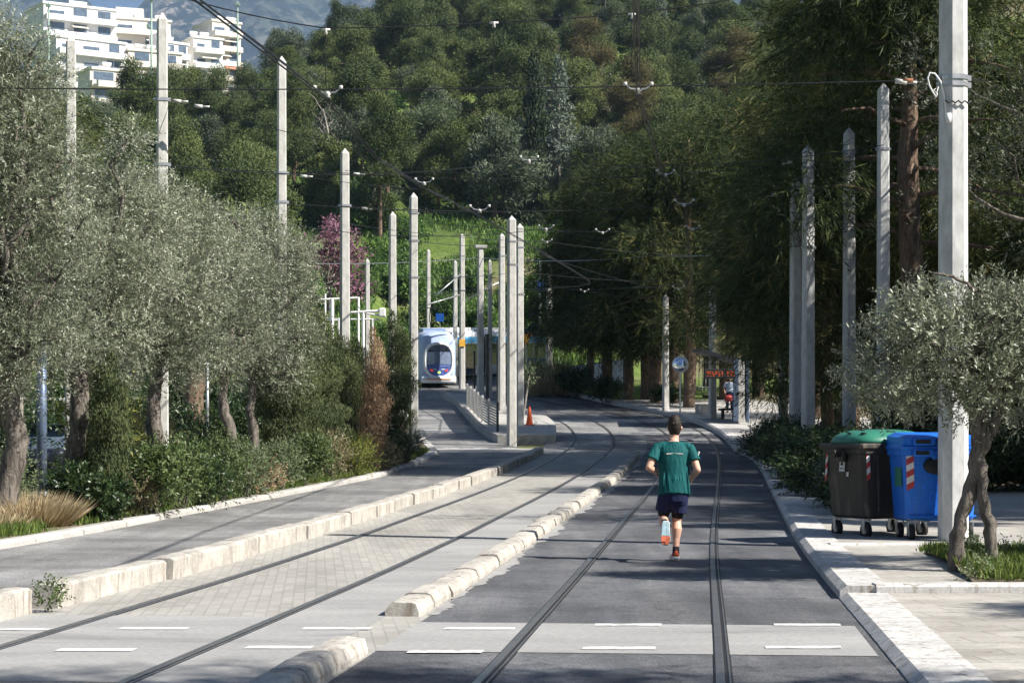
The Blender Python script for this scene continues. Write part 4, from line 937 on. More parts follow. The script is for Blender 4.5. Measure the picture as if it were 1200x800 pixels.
vs('yellow flowering shrub at the kerb',412,49.3,1.1,1.6,'shrub_yellow',leafL=.05,ntw=520)
vs('pale blooming shrub below the dark narrow cypress',448,52.5,1.0,1.5,'shrub_pink',leafL=.05,ntw=480)
vs('last grey green shrub at the verge tip by the pole',474,56.5,.9,1.3,'shrub_grey',leafL=.05)
vs('shadowy shrub behind the crooked olive trunk',120,36,1.3,1.8,'shrub_dark',leafL=.08)
vs('bright bamboo like shrub behind the slim green cypress',112,38,2.6,.9,'shrub_yellow',leafL=.14,W=.03)
vs('red brown dry bush behind the dark double trunk',172,43,2.0,1.5,'shrub_pink',leafL=.06)
vs('dark bush filling the gap right of the double trunk',215,46,1.5,2.0,'shrub_dark',leafL=.09)
vs('grey green bush at the frame edge under the biggest olive',2,31,1.3,.9,'shrub_grey',leafL=.06)
random.seed(44)
db=shrub('dark bush added for the dense shade behind the olive trunks',-9.2,50,prof(50),2.2,3.0,'shrub_dark',leafL=.12,ntw=700,name='shade_bush',group='dark bushes added as shade behind the left olives',cat='bush')  # bushes added to make the gaps between the trunks shade-dark
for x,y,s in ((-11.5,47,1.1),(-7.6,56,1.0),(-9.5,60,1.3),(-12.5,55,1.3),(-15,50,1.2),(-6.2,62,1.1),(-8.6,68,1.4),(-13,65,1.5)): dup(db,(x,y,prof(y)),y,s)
# dry straw tuft
def blades(n,rx,ry,h,zf,W=.012,lean=.5,name='grass',base=None):
    P=np.zeros((n,3)); r=np.sqrt(RNG.random(n)); an=RNG.random(n)*2*PI; P[:,0]=r*np.cos(an)*rx; P[:,1]=r*np.sin(an)*ry
    D=unit(np.stack([P[:,0]/max(rx,.01)*lean+RNG.normal(size=n)*.25,P[:,1]/max(ry,.01)*lean+RNG.normal(size=n)*.25,np.ones(n)],1)); N=unit(RNG.normal(size=(n,3))*np.array([1,1,.2]))
    return P,D,N,h*RNG.uniform(.5,1.2,n),np.full(n,W),RNG.random(n)
o=link('straw_tuft',mk_leaf('straw_tuft',blades(3000,.55,.42,.55,0,.016,1.15),M['straw'])); o.location=(xat(36,30.2),30.2,prof(30.2)+.04); tag(o,'clump of dry golden straw at the verge edge','straw tuft')
o=link('straw_tuft',mk_leaf('straw_tuft',blades(500,.35,.3,.35,0,.014,.9),M['straw'])); o.location=(xat(-4,29.0),29.0,prof(29)+.04); tag(o,'smaller straw tuft at the frame edge','straw tuft')
o=link('weed',mk_leaf('weed',twig_leaves([(0,0,.14,.12,.12,.13)],60,7,.12,.035,.018,.8,.1),M['shrub_green'])); q=at(40,716); o.location=(path(17.0,WALL-.0)[0],17.0,0); tag(o,'green weed growing from the gap in the tall kerb','weed')
# grass of the verge (nobody could count it)
def field(name,pts,h,W,mat):
    P=np.array(pts); n=len(P); D=unit(np.stack([RNG.normal(size=n)*.35,RNG.normal(size=n)*.35,np.ones(n)],1)); N=unit(RNG.normal(size=(n,3))*np.array([1,1,.2]))
    o=link(name,leaf_me(name,P,D,N,h*RNG.uniform(.4,1.3,n),W,M[mat],RNG.random(n)),None,'stuff'); return o
pts=[]
while len(pts)<26000:
    y=random.uniform(24,66); e=lane_l(y)-.28; x=e-abs(random.gauss(0,1.1)); 
    if math.sin(x*3.1)+math.sin(y*2.3+x)+random.uniform(-1,1)<-.6: continue
    pts.append((x,y,prof(y)+.05))
field('grass',pts,.20,.018,'grass')
pts=[]
while len(pts)<24000:
    y=random.uniform(18.75,23.6); x0=4.4+(y-18.7)*.08; x=random.uniform(x0,8.5)
    if x<x0+.12 and random.random()<.5: continue
    if math.sin(x*4.1+1)+math.sin(y*3.3+x*1.7)+random.uniform(-.9,.9)<-1.1: continue
    pts.append((x,y,.13+.05*math.sin(min(1,(y-18.7)/5)*PI)))
field('grass',pts,.13,.017,'grass')
cl=[]
for k in range(46):
    y=random.uniform(18.9,23.2); x=random.uniform(4.45+(y-18.7)*.08,7.6); r=random.uniform(.12,.24); cl.append((x,y,.19,r,r,random.uniform(.06,.13)))
link('ground_cover',mk_leaf('ground_cover',twig_leaves(cl,1300,7,.14,.045,.02,.9,.1),M['shrub_grey']),None,'stuff')
for px,d,h in ((1105,20.3,.3),(1165,21.2,.28),(1075,21.5,.22),(1195,19.8,.25)):
    pass
# hedge on the right
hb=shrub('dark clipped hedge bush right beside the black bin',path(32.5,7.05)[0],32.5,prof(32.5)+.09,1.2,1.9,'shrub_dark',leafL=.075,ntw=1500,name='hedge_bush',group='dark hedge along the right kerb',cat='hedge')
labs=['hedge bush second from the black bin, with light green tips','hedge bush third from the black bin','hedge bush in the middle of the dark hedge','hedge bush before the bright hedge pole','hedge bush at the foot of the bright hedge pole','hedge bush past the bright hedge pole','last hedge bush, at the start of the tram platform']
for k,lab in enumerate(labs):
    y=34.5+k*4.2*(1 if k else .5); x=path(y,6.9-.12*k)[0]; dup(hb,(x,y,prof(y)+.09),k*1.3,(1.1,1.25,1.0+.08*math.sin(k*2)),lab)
b2=shrub('clipped round bush at the foot of the pine row',xat(709,103),103,prof(103)+.1,1.15,1.9,'shrub_dark',leafL=.11,ntw=700,name='clipped_bush',cat='bush')
dup(b2,(xat(672,110),110,prof(110)+.05),1,1.25,'larger clipped bush right of the dry reeds'); dup(b2,(xat(783,97),97,prof(97)+.2),2,.85,'small bush squeezed between two pine trunks by the mirror')
# reeds right of the island, the green bank behind the tram
pts=[(xat(random.uniform(617,668),d),d,prof(d)) for d in [random.uniform(111,121) for _ in range(2600)]]
o=field('dry_reeds',pts,1.5,.05,'straw')
pts=[(xat(random.uniform(612,665),d),d,prof(d)+.3) for d in [random.uniform(112,122) for _ in range(900)]]
field('reeds',pts,1.7,.05,'shrub_green')
pts=[]
while len(pts)<42000:
    y=random.uniform(150,215); px=random.uniform(340,720); x=xat(px,y); 
    if math.sin(x*.5+y*.2)+math.sin(y*.43-x*.3)+random.uniform(-.8,.8)<-.5: continue
    pts.append((x,y,ground_z(x,y)-.1))
field('bank_grass',pts,.75,.13,'bank_leaf')
# dark bushes closing the view beyond the side path on the right
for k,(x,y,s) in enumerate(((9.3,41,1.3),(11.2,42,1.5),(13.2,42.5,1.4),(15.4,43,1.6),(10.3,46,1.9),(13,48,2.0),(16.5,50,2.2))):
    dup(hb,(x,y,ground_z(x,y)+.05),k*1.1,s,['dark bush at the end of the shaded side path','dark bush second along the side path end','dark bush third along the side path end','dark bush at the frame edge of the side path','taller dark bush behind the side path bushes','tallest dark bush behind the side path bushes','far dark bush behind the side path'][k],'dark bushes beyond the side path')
# undergrowth over the slope
cl=[]
for k in range(420):
    y=random.uniform(160,340); px=random.uniform(-10,900); x=xat(px,y)
    if px<330 and y>300: continue
    r=random.uniform(.8,1.8); cl.append((x,y,ground_z(x,y)+r*.2,r,r,r*.7))
for nm,mt,part in (('undergrowth','pine_bright',cl[::3]),('undergrowth','bank_leaf',cl[1::3]),('undergrowth','dark_leaf',cl[2::3])):
    o=link(nm,mk_leaf(nm,clump_leaves(part,16,.38,.18,.3,.6),M[mt]),None,'stuff')
sb=shrub('bushy green shrub on the bank above the tram',xat(555,166),166,ground_z(xat(555,166),166)-.2,2.6,4.2,'bank_leaf',leafL=.22,ntw=900,name='bank_shrub',group='shrubs on the green bank above the tram')
random.seed(17)
for k in range(24):
    y=random.uniform(157,200); px=random.uniform(360,700); dup(sb,(xat(px,y),y,ground_z(xat(px,y),y)-.3),random.uniform(0,6),random.uniform(.6,1.3))
def V(*a): return Vector(a)
# ------------------------------------------------------------------ the tram
M['tram_white']=simple('tram_light_grey_paint',(.74,.75,.77),.35,var=.04,spec=.5)
M['tram_blue']=simple('tram_pale_blue_paint',(.22,.31,.50),.35,var=.06,spec=.5)
M['tram_stripe']=simple('tram_bright_blue_stripe',(.09,.34,.62),.4,var=.06)
M['tram_glass']=simple('tram_dark_glass',(.025,.03,.045),.06,var=.2,spec=.9)
M['tram_screen']=simple('tram_windscreen',(.20,.25,.36),.08,var=.2,spec=1.0)
M['tram_nose']=simple('tram_deep_blue_panel',(.10,.15,.44),.3,var=.1,spec=.5)
M['orange']=simple('faded_orange',(.62,.27,.13),.5,var=.1)
def lamp(name,c,s):
    m,nt,N,L=newmat(name); b=N.new('ShaderNodeBsdfPrincipled'); o=N.new('ShaderNodeOutputMaterial'); b.inputs['Base Color'].default_value=(*c,1); b.inputs['Emission Color'].default_value=(*c,1); b.inputs['Emission Strength'].default_value=s; L.new(b.outputs[0],o.inputs[0]); return m
M['red_lamp']=lamp('red_marker_lamp',(.6,.05,.02),.4); M['green_glow']=lamp('glowing_green_emblem',(.45,.8,.15),.8); M['led']=lamp('amber_led',(.75,.11,.02),.10)
TO=pathz(122,0); tram=thing('tram','pale blue and white tram with an oval front ring coming round the bend','tram',TO)
def tp(y,u,z):      # u metres right of the tram's own centre line
    p=pathz(y,u,0); return Vector((p.x,p.y,prof(y)+z))-TO
SEC=[(-1.05,.32),(-1.17,.5),(-1.20,1.0),(-1.20,2.55),(-1.16,2.95),(-1.0,3.28),(-.6,3.46),(0,3.5),(.6,3.46),(1.0,3.28),(1.16,2.95),(1.20,2.55),(1.20,1.0),(1.17,.5),(1.05,.32)]
def sweep(ya,yb,pts,st=.5,close=True):
    mb=MB(); mb.rings([[tp(y,u,z) for u,z in pts] for y in frange(ya,yb,st)],close,close,close); return mb
mods=[(123.3,128.2),(128.9,132.4),(133.1,138.4),(139.1,142.4),(143.1,147.5)]
for i,(a0,b0) in enumerate(mods):
    sweep(a0,b0,SEC).build('body_module',M['tram_white'],tram,True)
    for s in (-1,1):
        sweep(a0+.15,b0-.15,[(s*1.195,1.02),(s*1.212,1.02),(s*1.212,2.5),(s*1.195,2.5)]).build('window_band',M['tram_glass'],tram)
        sweep(a0+.02,b0-.02,[(s*1.19,2.54),(s*1.207,2.54),(s*1.168,2.97),(s*1.15,2.97)]).build('blue_stripe',M['tram_stripe'],tram)
        if i in (0,2,4):
            for yy in (a0+1.2,a0+2.8):
                dm=sweep(yy,yy+1.2,[(s*1.2,.42),(s*1.222,.42),(s*1.222,2.4),(s*1.2,2.4)]); dm.build('door',M['tram_glass'],tram)
    sweep(a0+.6,b0-.6,[(-.7,3.44),(-.7,3.62),(.7,3.62),(.7,3.44)]).build('roof_box',M['tram_blue'] if i==0 else M['tram_white'],tram)
    if i<4: sweep(b0-.02,mods[i+1][0]+.02,[(u*.985,z*.995) for u,z in SEC],.2).build('bellows',M['black'],tram,True)
    sweep(a0+.8,b0-.8,[(-.9,.12),(-1.0,.36),(1.0,.36),(.9,.12)]).build('underframe',M['black'],tram)
# nose: sections shrink and slope forward
mb=MB(); L=[]
for f,ins,hs in ((0,0,1),(.35,.02,.995),(.7,.06,.985),(1.0,.12,.97),(1.2,.22,.94),(1.28,.32,.90)):
    L.append([tp(123.3-f,u*(1-ins*.75),.32+(z-.32)*(hs)+ (0 if z>1 else ins*.25)) for u,z in SEC])
mb.rings(L); mb.build('nose',simple('tram_silver_blue',(.40,.49,.68),.35,var=.04,spec=.5),tram,True)
NY=121.74
def oval(ru,rz,cz,n=28,p=2.6): return [(ru*math.copysign(abs(math.cos(2*PI*k/n))**(2/p),math.cos(2*PI*k/n)),cz+rz*math.copysign(abs(math.sin(2*PI*k/n))**(2/p),math.sin(2*PI*k/n))) for k in range(n)]
def bulge(u,z): return .16*(u/1.0)**2+.10*((z-1.8)/1.3)**2
mb=MB(); lo=[]
for k_,(sc,dy) in enumerate(((1.0,.10),(1.0,-.03),(.94,-.07),(.84,-.06),(.80,.02))):
    lo.append([tp(NY+dy+bulge(u,z),u,z) for u,z in oval(.95*sc,1.12*(1-(1-sc)*.8),1.70)])
mb.rings(lo,False,False); mb.build('front_ring',simple('tram_white_ring',(.86,.86,.86),.3,var=.02,spec=.5),tram,True)
def facep(name,mat,poly,dy):
    mb=MB(); c=(sum(u for u,z in poly)/len(poly),sum(z for u,z in poly)/len(poly)); vs=[tp(NY+dy+bulge(*c),*c)]
    for sc in (.5,1):
        vs+=[tp(NY+dy+bulge(c[0]+(u-c[0])*sc,c[1]+(z-c[1])*sc),c[0]+(u-c[0])*sc,c[1]+(z-c[1])*sc) for u,z in poly]
    n=len(poly); fs=[(0,1+i,1+(i+1)%n) for i in range(n)]+[(1+i,1+n+i,1+n+(i+1)%n,1+(i+1)%n) for i in range(n)]
    mb.add(vs,fs); return mb.build(name,mat,tram,True)
ov=oval(.79,.95,1.70,40)
facep('nose_panel',M['tram_nose'],ov,-.005)
facep('windscreen',M['tram_screen'],[(u*.97,z) for u,z in [(u,min(max(z,1.46),2.22)) for u,z in ov]],-.02)
facep('destination_display',M['tram_glass'],[(u*.93,z-.01) for u,z in [(u,max(z,2.25)) for u,z in ov] if True],-.022)
facep('dashboard_panel',simple('tram_mid_blue',(.12,.18,.42),.3),[(-.66,1.22),(.66,1.22),(.69,1.44),(-.69,1.44)],-.024)
for s in (-1,1):
    facep('headlight',M['red_lamp'],[(s*.36,1.0),(s*.52,1.05),(s*.58,1.17),(s*.40,1.14)],-.028); facep('headlight',M['white'],[(s*.14,1.12),(s*.36,1.14),(s*.36,1.2),(s*.14,1.18)],-.028)
facep('emblem',M['green_glow'],oval(.10,.08,.97,14,2),-.028)  # green of the emblem is made to glow
mb=MB(); mb.rings([[tp(NY+.05+.18*(u/1.1)**2,u,z) for u in (-1.05,-.7,-.3,.3,.7,1.05)] for z in (.34,.36,.50)],False,False,False); 
mb=MB(); mb.rings([[tp(NY+dy+.25*(u/1.1)**4,u,z) for dy,z in ((.3,.30),(-.02,.32),(-.06,.5),(.0,.72),(.3,.74))] for u in [x/10*1.08 for x in range(-10,11)]]); mb.build('bumper',M['tram_white'],tram,True)
mb=MB(); mb.rings([[tp(NY+dy-.01+.25*(u/1.1)**4,u,z) for dy,z in ((.1,.50),(-.065,.52),(-.055,.6),(.1,.62))] for u in [x/10*.75 for x in range(-10,11)]]); mb.build('bumper_stripe',M['orange'],tram,True)
# pantograph, folded arms
mb=MB(); mb.tube([tp(126,0,3.6),tp(128.2,0,4.2),tp(126.6,0,4.9)],.03,6); mb.tube([tp(126.6,-.7,4.92),tp(126.6,.7,4.92)],.03,6); mb.build('pantograph',M['wire'],tram)

# ------------------------------------------------------------------ the two bins
M['bin_black']=mottled('scuffed_black_plastic',[(.3,(.026,.024,.022)),(.7,(.045,.042,.038))],2,30,.5,.1,.002,scale=(3,3,.6),stain=((.16,.135,.105),1.9,.54,.74))
M['bin_green']=simple('green_lid_plastic',(.03,.17,.115),.42,var=.15,scale=4)
M['bin_blue']=mottled('blue_bin_plastic',[(.3,(.014,.135,.56)),(.7,(.018,.16,.64))],2,25,.42,.05,.001,scale=(2,2,.8),stain=((.06,.17,.45),2.2,.6,.85))
M['red_tape']=simple('red_reflective_tape',(.42,.05,.05),.5); M['white_tape']=simple('white_reflective_tape',(.62,.62,.60),.5,var=.2,scale=15)
def wheels(t,pts):
    for x,y in pts:
        a=MB(); a.lathe([(.05,-.03),(.105,-.03),(.115,-.015),(.115,.015),(.105,.03),(.05,.03)],(x,y,.115),18,'X'); w=a.build('wheel',M['black'],t,True)
        a=MB(); a.lathe([(.0,-.034),(.052,-.034),(.052,.034),(0,.034)],(x,y,.115),12,'X'); a.build('hub',M['steel'],w)
        a=MB(); a.box((x-.045,y,.19),(.012,.07,.16)); a.box((x+.045,y,.19),(.012,.07,.16)); a.bbox((x,y,.265),(.11,.10,.02),.004); a.build('fork',M['steel'],t)
def tape(t,mat4,w=.09,h=.34,n=5):
    """slanted red and white bars on one backing plate"""
    for k in range(n):
        z0=-h/2+h*k/n; z1=z0+h/n; s=.05
        a=MB(); vs=[(-w/2,0,z0),(w/2,0,z0+s),(w/2,0,z1+s),(-w/2,0,z1)]; vs=[mat4@Vector(p) for p in vs]; nrm=(mat4.to_3x3()@Vector((0,-.004,0)))
        a.rings([vs,[p+nrm for p in vs]]); a.build('reflective_bar',M['red_tape'] if k%2==0 else M['white_tape'],t)
def bin_body(t,W,Dp,z0,z1,mat,tw=.90):
    a=MB(); L=[]
    def loop(w,d,z,c=.06): return [(-w/2+c,-d/2,z),(w/2-c,-d/2,z),(w/2,-d/2+c,z),(w/2,d/2-c,z),(w/2-c,d/2,z),(-w/2+c,d/2,z),(-w/2,d/2-c,z),(-w/2,-d/2+c,z)]
    for f,k in ((0,.0),(.04,.0),(.09,.02),(.92,.98),(.93,1.03),(1,1.03)):
        s=tw+(1-tw)*min(1,k); e=.05 if k>1 else 0; L.append(loop(W*s+e,Dp*s+e,z0+(z1-z0)*f))
    L[0]=loop(W*tw*.93,Dp*tw*.93,z0)
    a.rings(L); return a.build('body',mat,t)
bz=.115
b1=thing('rubbish_bin','black scuffed wheeled bin with a domed green lid','bin',(xat(1012,26.78)+.33,27.42,bz),R(23))
bin_body(b1,1.16,.98,.27,1.22,M['bin_black'])
a=MB(); a.bbox((0,0,1.25),(1.28,1.10,.08),.02); a.build('rim',M['bin_black'],b1)
a=MB(); L=[]
for f in np.linspace(0,1,9):
    r=math.cos(f*PI/2)**.6 if f<1 else 0; w,d=.61*max(r,.25),.51*max(r,.25); L.append([(w*math.copysign(abs(math.cos(q))**.55,math.cos(q)),d*math.copysign(abs(math.sin(q))**.55,math.sin(q)),1.29+.19*math.sin(f*PI/2)) for q in [2*PI*k/28 for k in range(28)]])
a.rings(L); a.build('lid',M['bin_green'],b1,True)
for x,y,an in ((-.42,-.30,.3),(-.30,-.12,.1),(-.05,-.34,.0),(-.50,-.05,.2)):
    z=1.29+.19*math.sqrt(max(.02,1-(abs(x)/.66)**2.4-(abs(y)/.55)**2.4))*.93+.012; a=MB(); a.bbox((x,y,z),(.13,.07,.014),.004,Matrix.Rotation(an,3,'Z')@Matrix.Rotation(-x*.5,3,'Y')@Matrix.Rotation(y*.6+.1,3,'X')); a.build('lid_slot',M['black'],b1)
for s in (-1,1):
    a=MB(); a.lathe([(.0,-.06),(.05,-.06),(.05,.06),(0,.06)],(s*.68,0,1.15),12,'X'); a.bbox((s*.62,0,1.12),(.06,.2,.16),.01); a.build('lifting_pin',M['bin_black'],b1)
for x in (-.35,0,.35):
    a=MB(); a.bbox((x,-.505,.76),(.03,.03,.78),.008,Matrix.Rotation(-.055,3,'X')); a.build('side_rib',M['bin_black'],b1)
wheels(b1,((-.45,-.36),(.45,-.36),(-.45,.36),(.45,.36)))
Rz=Matrix.Rotation(-.055,4,'X')
a=MB(); LE=Matrix.Rotation(-PI/2,4,'Z'); a.box(LE@V(-.02,-.585,1.0),(.13,.006,.19),(LE@Rz).to_3x3()); st=a.build('sticker',M['white_tape'],b1)
a=MB(); a.box((-.595,.02,1.05),(.006,.02,.06)); a.box((-.593,.02,1.005),(.006,.05,.03)); a.box((-.590,.02,.945),(.006,.09,.015)); a.build('sticker_print',M['black'],st)
a=MB(); a.box(LE@V(.10,-.578,.87),(.05,.006,.06),(LE@Rz).to_3x3()); a.build('small_sticker',M['white_tape'],b1)
tape(b1,Matrix.Translation((-.50,-.493,.98))@Rz,.055,.40); tape(b1,Matrix.Translation((-.585,.42,.95))@Matrix.Rotation(-PI/2,4,'Z')@Rz,.05,.40)
q=V(xat(1094,26.5),26.07,0)
b2_=thing('recycling_bin','bright blue wheeled recycling bin with graffiti on its lid','bin',(q.x,q.y+.45,bz),R(5))
bin_body(b2_,1.02,.74,.27,1.20,M['bin_blue'])
a=MB(); a.bbox((0,0,1.235),(1.10,.82,.07),.02); a.build('rim',M['bin_blue'],b2_)
a=MB(); a.rings([[(-.53,-.41,1.27),(.53,-.41,1.27),(.53,.39,1.27),(-.53,.39,1.27)],[(-.52,-.40,1.36),(.52,-.40,1.36),(.52,.39,1.39),(-.52,.39,1.39)],[(-.43,-.30,1.40),(.43,-.30,1.40),(.43,.32,1.44),(-.43,.32,1.44)]]); a.build('lid',M['bin_blue'],b2_)
for z,x0,x1 in ((1.315,-.40,-.10),(1.17,-.40,-.12)):
    a=MB(); a.bbox(((x0+x1)/2,-.425,z),(x1-x0,.06,.10),.015); b=a.build('handle_frame',M['bin_blue'],b2_)
    a=MB(); a.bbox(((x0+x1)/2-.02,-.456,z),((x1-x0)*.66,.012,.05),.006); a.build('recess_shade',M['black'],b)  # flat black plate stands for the shaded hollow of the handle
a=MB(); a.bbox((-.13,-.385,1.05),(.05,.05,.24),.01); a.build('lid_arm',M['bin_blue'],b2_)
a=MB(); L=[]; a.lathe([(0,-.05),(.12,-.05),(.16,-.02),(.165,.03),(0,.04)],(0,0,0),20,'Y'); o=a.build('round_flap',M['black'],b2_,True); o.location=(-.06,-.395,1.0); o.scale=(1.15,.8,.72)
a=MB(); a.bbox((-.06,-.40,1.13),(.16,.06,.14),.012); a.build('flap_hinge',M['bin_blue'],b2_)
a=MB(); random.seed(3); x=-.20
for s_ in ('Z','V','O','L','V','Z'):
    pts={'Z':[(0,.05),(.05,.05),(0,-.04),(.05,-.04)],'V':[(0,.05),(.025,-.05),(.055,.05)],'O':[(.0,0),(.025,.05),(.05,0),(.025,-.05),(0,0)],'L':[(0,.06),(.0,-.04),(.05,-.04)]}[s_]
    a.tube([(x+u,-.416,1.315+w+random.uniform(-.012,.012)) for u,w in pts],.007,5); x+=.075
a.build('graffiti',M['black'],b2_)
tape(b2_,Matrix.Translation((-.425,-.382,.92))@Rz,.10,.5,6)
a=MB(); a.box((-.505,-.1,.85),(.006,.3,.25)); a.build('side_label',M['bin_green'],b2_)
a=MB(); a.bbox((0,-.36,.335),(.94,.035,.03),.01); a.build('bottom_rail',M['bin_blue'],b2_)
a=MB(); a.tube([(-.45,-.30,.30),(-.2,-.34,.27),(.0,-.35,.22),(.2,-.34,.25),(.45,-.30,.26)],.010,6); a.build('brake_bar',M['steel'],b2_)
wheels(b2_,((-.38,-.27),(.40,-.27),(-.38,.26),(.40,.26)))

# ------------------------------------------------------------------ people
M['skin']=simple('skin',(.62,.36,.26),.55,var=.06,scale=9); M['hair']=simple('dark_brown_hair',(.022,.014,.010),.65,var=.5,scale=70,bump=.5)
def clothmat(name,c):
    m,nt,N,L=newmat(name); v=coords(N,L,'Object',(9,5,1.6)); n=noise(N,L,v,1.3,3,.5,.8); r=ramp(N,[(.3,[q*.9 for q in c]),(.7,[q*1.1 for q in c])]); L.new(n.outputs['Fac'],r.inputs[0])
    return finish(m,nt,N,L,r.outputs[0],.75,n.outputs['Fac'],.9,.035,spec=.2)
M['shirt']=clothmat('teal_green_shirt',(.003,.078,.080)); M['navy']=clothmat('navy_shorts',(.012,.017,.055)); M['tights']=simple('black_tights',(.012,.012,.014),.7)
M['shoe_red']=simple('coral_red_shoe',(.72,.13,.05),.5); M['sole_white']=simple('white_sole',(.75,.70,.66),.6); M['sole_blue']=simple('grey_blue_sole',(.36,.52,.58),.6,var=.2,scale=30); M['sole_red']=simple('coral_sole',(.78,.20,.10),.6,var=.15,scale=30); M['sock']=simple('black_sock',(.02,.02,.024),.9)
def hand(a,w,d,side,palmdir,curl=1.0,s=1.0):
    """palm, four unequal curled fingers and a thumb; w wrist, d direction of the palm, palmdir where the palm looks"""
    w=Vector(w); d=Vector(d).normalized(); pn=Vector(palmdir); pn=(pn-d*pn.dot(d)).normalized(); sd=d.cross(pn)*side
    a.tube([w-d*.02*s,w+d*.03*s,w+d*.085*s],[.022*s,.034*s,.036*s],10,hint=sd,ry=[.02*s,.016*s,.014*s],ends=True)
    for k,(o,l) in enumerate(((-.028,.070),(-.010,.080),(.010,.075),(.027,.060))):
        b=w+d*.08*s+sd*o*s; a1=.5*curl;a2=1.5*curl;a3=2.4*curl
        p=[b-d*.02*s,b]
        for an,f in ((a1,.45),(a2,.32),(a3,.23)): p.append(p[-1]+(d*math.cos(an)+pn*math.sin(an))*l*f*s)
        a.tube(p,[.009*s,.0092*s,.0088*s,.008*s,.0068*s],7,ends=True)
    b=w+d*.03*s-sd*.028*s; p=[b,b+(d*.7-sd*.7+pn*.3)*.032*s,b+(d*.85-sd*.35+pn*.7)*.062*s,b+(d*.8+pn*.9)*.08*s]
    a.tube(p,[.012*s,.011*s,.0095*s,.008*s],7,ends=True)
def head(a,c,fwd=Vector((0,1,0)),s=1.0):
    c=Vector(c); f=Vector(fwd).normalized(); u=Vector((0,0,1)); u=(u-f*u.dot(f)).normalized(); r=f.cross(u)
    def P(x,y,z): return c+(r*x+f*y+u*z)*s
    # skull, jaw
    a.tube([P(0,-.012,.105),P(0,-.012,.06),P(0,-.008,.02),P(0,.005,-.035),P(0,.022,-.08),P(0,.034,-.112)],[.038*s,.066*s,.076*s,.068*s,.054*s,.032*s],16,hint=r,ry=[.05*s,.086*s,.094*s,.084*s,.064*s,.036*s],ends=True)
    a.tube([P(0,.078,.02),P(0,.100,-.018),P(0,.098,-.03)],[.009*s,.014*s,.012*s],8,ends=True)     # nose
    a.tube([P(-.024,.078,-.064),P(0,.090,-.062),P(.024,.078,-.064)],[.006*s,.009*s,.006*s],7,ends=True)  # lips
    a.tube([P(-.045,.066,.028),P(0,.084,.030),P(.045,.066,.028)],[.008*s]*3,7,ends=True)             # brow
    for sg in (-1,1): a.tube([P(sg*.074,-.012,.022),P(sg*.083,-.018,.0),P(sg*.076,-.006,-.03)],[.012*s,.014*s,.009*s],8,ends=True)
    return P
def eyes(P,t,s=1.0):
    for sg in (-1,1):
        a=MB(); a.lathe([(0,-.011),(.008,-.008),(.011,0),(.008,.008),(0,.011)],P(sg*.03,.074,.004),10); a.build('eye',M['white'],t,True)
        a=MB(); a.lathe([(0,-.005),(.005,0),(0,.005)],P(sg*.03,.086,.004),8); a.build('pupil',M['black'],t,True)
RP=at(790,657); rn=thing('person','runner seen from behind in teal shirt, navy shorts and coral shoes','person',RP)
a=MB()
hipL,hipR=V(-.085,0,.86),V(.085,.0,.86)
kneeL,ankL=V(-.125,.10,.50),V(-.128,-.29,.47)
kneeR,ankR=V(.035,.075,.475),V(.018,-.03,.115)
# trunk and neck
a.tube([V(0,-.005,.80),V(0,0,.90),V(0,.02,1.02),V(0,.045,1.18),V(0,.065,1.31),V(0,.07,1.385),V(0,.075,1.43)],[.15,.158,.138,.155,.165,.12,.06],18,hint=(1,0,0),ry=[.10,.105,.09,.105,.10,.075,.055],ends=True)
a.tube([V(0,.068,1.36),V(.005,.085,1.44),V(.012,.10,1.52)],[.062,.054,.055],12,ends=True)
P_=head(a,V(.016,.115,1.585),V(.12,1,-.05))
a.tube([hipL,hipL.lerp(kneeL,.35),hipL.lerp(kneeL,.8),kneeL],[.088,.084,.062,.056],14,ends=True); a.tube([hipR,hipR.lerp(kneeR,.35),hipR.lerp(kneeR,.8),kneeR],[.088,.084,.062,.056],14,ends=True)
a.tube([kneeL,kneeL.lerp(ankL,.25)+V(0,0,-.012),kneeL.lerp(ankL,.5),ankL],[.054,.060,.048,.036],14,ends=True); a.tube([kneeR,kneeR.lerp(ankR,.28)+V(.004,-.02,0),kneeR.lerp(ankR,.6),ankR],[.053,.061,.044,.036],14,ends=True)
shL,shR=V(-.20,.06,1.35),V(.20,.06,1.34)
elL,elR=V(-.305,-.05,1.115),V(.272,-.055,1.09)
wrL,wrR=V(-.205,.13,1.06),V(.228,.15,.99)
for sh,el,wr in ((shL,elL,wrL),(shR,elR,wrR)):
    a.tube([sh,sh.lerp(el,.4),el],[.055,.05,.041],12,ends=True); a.tube([el,el.lerp(wr,.35),wr],[.041,.043,.029],12,ends=True)
hand(a,wrL,V(.5,.75,.0),-1,V(.3,-.1,-1),.9); hand(a,wrR,V(-.25,.85,-.12),1,V(-1,-.1,-.2),.95)
grow(a,'body',.0055,M['skin'],rn,4)
eyes(P_,rn)
# hair: a cap that ends at the nape and round the ears
a=MB()
def hp(x,y,z): return P_(x,y,z)
a.tube([hp(0,-.012,.158),hp(0,-.012,.148),hp(0,-.014,.125),hp(0,-.015,.105),hp(0,-.018,.08),hp(0,-.024,.03),hp(0,-.033,-.02),hp(0,-.042,-.062),hp(0,-.048,-.085)],[.02,.042,.062,.070,.077,.083,.080,.066,.05],18,hint=(1,0,0),ry=[.026,.052,.076,.086,.091,.092,.076,.050,.03])
a.tube([hp(-.04,.05,.085),hp(0,.06,.092),hp(.04,.05,.085)],[.026,.03,.026],10,ends=True)
random.seed(9)
for k in range(60):
    u=V(random.gauss(0,1),random.gauss(-.4,1),abs(random.gauss(.5,.7))).normalized(); p=hp(u.x*.074,-.02+u.y*.085,.035+u.z*.078); a.tube([p,p+V(u.x*.012,u.y*.012,u.z*.01)],[.011,.006],6,ends=True)
grow(a,'hair',.005,M['hair'],rn,2)
